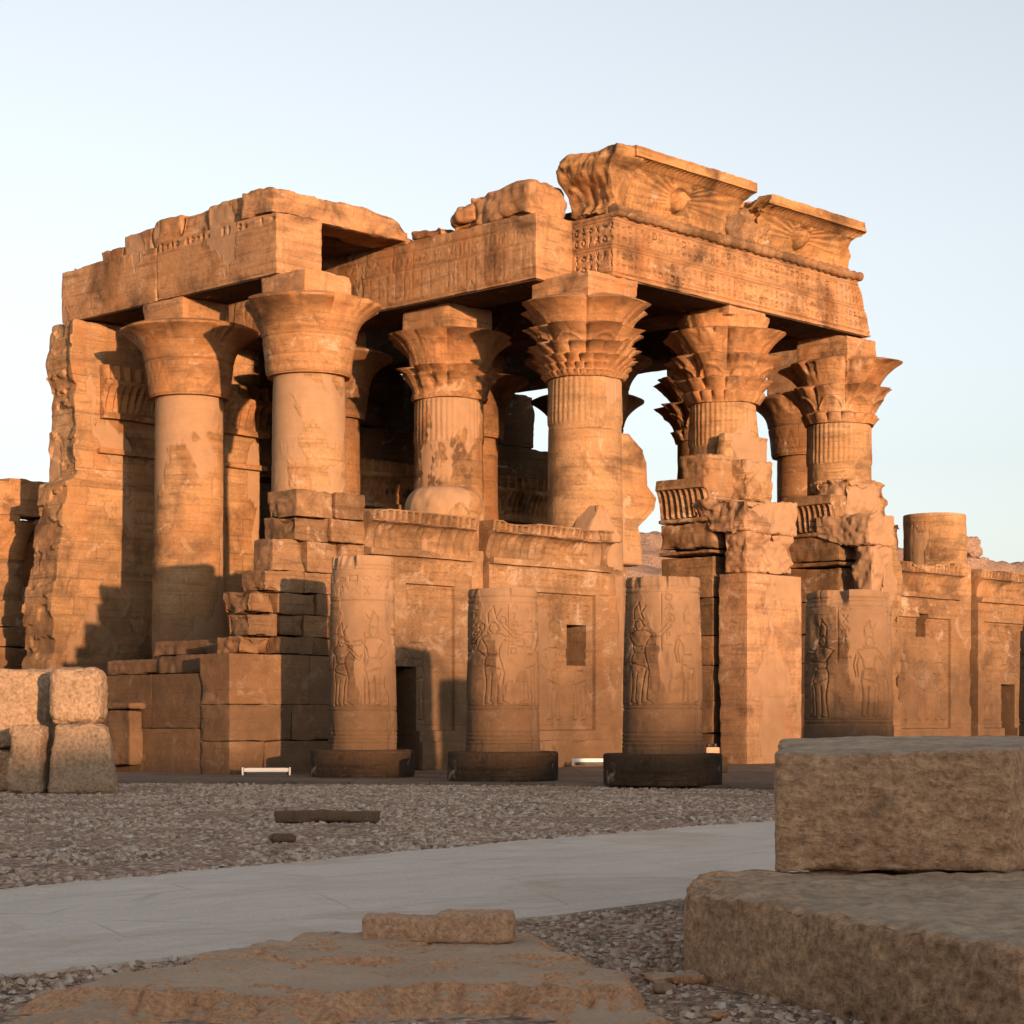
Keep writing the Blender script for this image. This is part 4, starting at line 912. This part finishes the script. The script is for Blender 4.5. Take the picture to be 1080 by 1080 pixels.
# left stones
def rock(name, lo, hi, loc, rz, mat, label, seed, rnd=.08, amp=.04, chip=.12, res=.03, warp=None, freq=1.6, cat='stone block', group=None, rx=0):
    m = MB(); m.box(lo, hi, res, rnd, amp, chip, seed, warp, freq=freq); o = m.build(name, mat, None, 50)
    o.location = loc; o.rotation_euler = (rx, 0, rz); tag(o, label, cat, group); return o
Y = 33.0; px = lambda u, Y: (u - 540) / F * Y
def trap(w0, w1, h):
    def f(P): P = P.copy(); P[:, 0] *= 1 + (w1 / w0 - 1) * np.clip(P[:, 2] / h, 0, 1); P[:, 1] *= 1 - .25 * np.clip(P[:, 2] / h, 0, 1); return P
    return f
rock('stone_block', (-.58, -.4, 0), (.58, .4, 1.16), (px(87, Y), Y, -.02), R(8), M_STONEL, 'tapering tan stone standing at the front right of the left pile', 301, .08, .03, .08, warp=trap(1.16, .82, 1.16))
rock('stone_block', (-.43, -.5, 0), (.43, .5, .92), (px(82, 33.4), 33.5, 1.13), R(5), M_STONEL, 'rounded tan block resting on top of the tapering stone', 302, .18, .03, .08)
rock('stone_block', (-.34, -.35, 0), (.34, .35, 1.12), (px(31, Y), Y + .1, -.02), R(-12), M_STONEL, 'narrow upright stone left of the tapering stone', 303, .12, .04, .1, warp=trap(.68, .55, 1.1))
rock('stone_block', (-1.6, -.6, 0), (1.05, .6, 1.32), (px(-6, 34.3), 34.4, .72), R(4), M_STONEL, 'large worn slab block with pale scratched face at the left edge', 304, .08, .04, .12)
rock('stone_block', (-1.3, -.5, 0), (.75, .5, .74), (px(-3, 34.2), 34.4, -.01), R(2), M_BLOCK, 'dark block under the large slab block at the left edge', 305, .1, .05, .1)

# ------------------------------------------------------------------ chapel ruin far left
ch = thing('chapel_ruin', 'low ruined stone chapel with a short column and lintel at the far left', 'ruin', (px(20, 62), 62, 0), TR)
s_ = 62 / F
m = MB(); m.box((-6, -.4, 7.36), (1.3, .9, 8.5), .08, .04, .03, .12, 311, lambda P: np.c_[P[:, :2], P[:, 2] - .12 * (P[:, 2] > 8) * (P[:, 0] < -.6)]); m.build('lintel', M_BEAM, ch)
m = MB(); m.lathe(-.7, -.1, np.linspace(.1, 6.0, 60), np.linspace(.74, .66, 60), 64, 312, .02); cc = m.build('column', M_RUIN, ch)
m = MB(); zz = np.linspace(6.0, 7.1, 20); m.lathe(-.7, -.1, zz, .7 + .32 * ((zz - 6.0) / 1.1) ** 2, 64, 313, .03); m.box((-1.3, -.4, 7.1), (-.2, .5, 7.39), .08, .03, .01, .04, 321); m.build('capital', M_CAP, cc)
m = MB(); m.box((.35, -.3, 0), (1.5, .9, 7.38), .08, .05, .04, .2, 314); m.box((-6, 3.0, 0), (1.4, 3.8, 7.6), .15, .04, .04, .1, 316)
m.masonry((-6, -1.5, 0), (-.5, -.9, 4.75), 317, .6, 1.2, .04); m.masonry((-.5, -1.5, 0), (.25, -.9, 5.2), 318, .6, 1.2, .04); m.masonry((.25, -1.5, 0), (.75, -.9, 5.7), 319, .6, 1.2, .04)
m.box((.8, -1.7, 0), (1.1, -1.0, 5.7), .06, .03, .02, .06, 320)
m.build('wall', M_RUIN, ch)

# ------------------------------------------------------------------ rubble mound / hills behind
def ridge(name, x0, x1, y0, y1, hf, nx, ny, mat):
    X, Y = np.meshgrid(np.linspace(x0, x1, nx), np.linspace(y0, y1, ny), indexing='ij'); Z = hf(X, Y)
    P = np.stack([X, Y, Z], -1).transpose(1, 0, 2); m = MB(); m.grid(P, P[..., :2]); return struct(m.build(name, mat, sharp=0))
def hm(X, Y):
    t = np.clip((Y - 100) / 22, 0, 1); e = np.clip((X + 2) / 5, 0, 1) * np.clip((110 - X) / 20, 0, 1)
    h = 13.4 - .085 * np.minimum(X, 40) + 1.0 * fbm(np.stack([X * .07, Y * .03, X * 0], -1), 5, 3)
    s = t ** .55; st = np.round(s * 9) / 9 * .5 + s * .5
    return -.1 + h * st * e * np.clip((165 - Y) / 25, 0, 1) + .7 * fbm(np.stack([X * .8, Y * .8, X * 0], -1), 5, 5) * e * t
ridge('hill', -3, 110, 99, 165, hm, 420, 180, M_MOUND)
# unseen ridge added behind the camera to keep the low sun off near ground
def hb(X, Y):
    t = np.clip((-22 - Y) / 12, 0, 1); t = t * t * (3 - 2 * t)
    return -.06 + t * (6.4 + 1.3 * fbm(np.stack([X * .06, Y * .04, X * 0], -1), 5, 12) + .5 * fbm(np.stack([X * .6, Y * .6, X * 0], -1), 4, 13)) * np.clip((110 + Y) / 30, 0, 1)
ridge('sun_block_ridge', -60, 90, -110, -22, hb, 300, 120, M_SAND)

# ------------------------------------------------------------------ foreground
def skewtop(P): P = P.copy(); P[:, 2] += np.where(P[:, 2] > .4, .055 * np.clip(P[:, 1] / 2.5, 0, 1) + .012 * P[:, 0], 0); return P
def quad(c, w, d):
    c = np.array(c, float)
    def f(P):
        P = P.copy(); s = (P[:, 0] / w)[:, None]; t = (P[:, 1] / d)[:, None]
        P[:, :2] = c[0] * (1 - s) * (1 - t) + c[1] * s * (1 - t) + c[2] * s * t + c[3] * (1 - s) * t; return P
    return f
q1 = quad([(0, 0), (1.19, -.05), (2.6, 2.6), (.42, 2.9)], 1.28, 2.6)
rock('stone_block', (0, 0, 0), (1.28, 2.6, .62), (px(816, 10.5), 10.45, .405), 0, M_BLOCK, 'big rough brown block on top of the lower block at right', 401, .018, .014, .045, .014, lambda P: q1(skewtop(P)), 2.2)
q2 = quad([(0, 0), (.95, -2.5), (4.6, 1.3), (.15, 1.0)], 2.8, 2.8)
rock('stone_block', (0, 0, 0), (2.6, 1.9, .46), (1.85, 10.9, -.06), 0, M_BLOCK, 'low rear block under the back of the big rough block at right', 409, .05, .03, .07, .06, None, 2.0)
rock('stone_block', (0, 0, 0), (2.8, 2.8, .47), (.80, 9.5, -.06), 0, M_BLOCK, 'long low block under the big rough block at right', 402, .025, .02, .06, .018, q2, 2.4)
rock('stone_slab', (-.37, -.12, 0), (.37, .12, .145), (px(463, 10.0), 10.0, .11), R(1), M_SLAB, 'small oblong pinkish slab lying on the bedrock edge', 403, .018, .012, .03, .010, lambda P: np.c_[P[:, 0], P[:, 1], np.where(P[:, 2] > .07, P[:, 2] + .018 * fbm(np.c_[P[:, 0] * 5, P[:, 1] * 2, P[:, 0] * 0], 3, 4) - .015 * (P[:, 0] < 0), P[:, 2])], 2.0)
rock('sill_stone', (-.62, -.14, 0), (.62, .14, .16), (px(346, 23.6), 23.6, .0), R(-2), M_WOOD, 'long dark brown timber like stone half sunk in the gravel', 404, .03, .015, .05, .02)
rock('pebble', (-.13, -.1, 0), (.13, .1, .1), (px(298, 19.7), 19.7, .0), R(10), M_WOOD, 'single dark round stone on the gravel near the path', 405, .05, .01, .02, .015, cat='stone')
# bedrock outcrop: one height field with rounded ribs and a broken front edge
def outc(X, Y):
    P = np.stack([X, Y, X * 0], -1)
    left = -2.15 + .25 * fbm(P * .9, 3, 2); right = .80 + .30 * fbm(P * 1.5, 4, 4) - (Y - 7.6) * .19
    back = 10.45 + .10 * fbm(P * 1.4, 4, 6) - np.clip(-X - .95, 0, 3) * 2.0
    m = np.clip((X - left) / .25, 0, 1) * np.clip((right - X) / .16, 0, 1) * np.clip((back - Y) / .15, 0, 1); m = m * m * (3 - 2 * m)
    top = .12 + .03 * fbm(P * 1.2, 4, 8)
    rib = .10 * np.abs(vn(np.stack([X * 4.2 + .6 * vn(P * 1.5, 3), X * 0, X * 0], -1), 11)) + .05 * np.abs(vn(np.stack([X * 11, X * 0, X * 0], -1), 12))
    ye = 8.45 + .22 * fbm(np.stack([X * .8, X * 0, X * 0], -1), 3, 9) - rib * 1.3 + .03 * fbm(P * 7, 3, 10)
    f = np.clip((ye - Y) / .22, 0, 1); f = f ** .8; f = f * (1 + .5 * np.clip((7.9 - Y) / .3, 0, 1) * (rib > .05))
    y2 = 9.25 + .3 * fbm(np.stack([X * 1.1, X * 0 + 3, X * 0], -1), 4, 19); f2 = np.clip((y2 - Y) / .06, 0, 1)
    top = top - .022 * f2 - (.085 + .05 * fbm(P * 3, 4, 22)) * f + .022 * fbm(P * 3.1, 5, 14)
    rg = np.abs(fbm(np.stack([X * 1.6, Y * 3.2, X * 0], -1), 5, 24)); top = top - .02 * np.exp(-(rg / .035) ** 2)
    top = top + .026 * fbm(P * 6, 6, 15) - .035 * np.clip(fbm(P * 2.4, 4, 31) - .12, 0, 1)
    return m * (top + .08) - .08
ridge('bedrock', -2.9, 1.7, 6.6, 10.9, outc, 520, 560, M_OUT)
rubpoly = [at(-60, 1040), at(0, 1031), at(300, 1000), at(560, 971), at(715, 951), at(900, 930), (2.6, 12), (3.2, 6.2), (-2.8, 6.2)]
tag(stones('rubble', rubpoly, 12000, .010, .05, M_STN, 0.0, 1.0, 7, lambda x, y: outc(x, y) < -.03), 'dark grey and brown chippings around the bedrock and blocks', 'rubble'); bpy.data.objects['rubble']['kind'] = 'stuff'
struct(strip('near_gravel', [(-6, 5.5), (6, 5.5)], [(-6, 9.6), (6, 15)], -.05, -.004, M_GRAV, 60, 40, .02, .0))
rock('stone_slab', (-.14, -.11, 0), (.14, .11, .05), (px(706, 9.3), 9.25, .0), R(20), M_OUT, 'flat orange fragment beside the low block', 407, .02, .012, .04, .012, None, 4)
for k, (x, y, w) in enumerate(((.66, 8.9, .09), (.82, 8.1, .10), (.74, 8.45, .06), (.80, 7.6, .15))):
    rock('pebble', (-w / 2, -w / 2.5, 0), (w / 2, w / 2.5, w * .5), (x, y, 0), R(40 * k), M_OUT if k % 2 else M_STONEL, ['tan pebble beside the bedrock, farthest back of the loose pebbles', 'orange pebble nearest the low block', 'small tan pebble closest to the bedrock', 'largest orange pebble at the bottom edge'][k], 420 + k, .03, .01, .02, .01, cat='pebble')
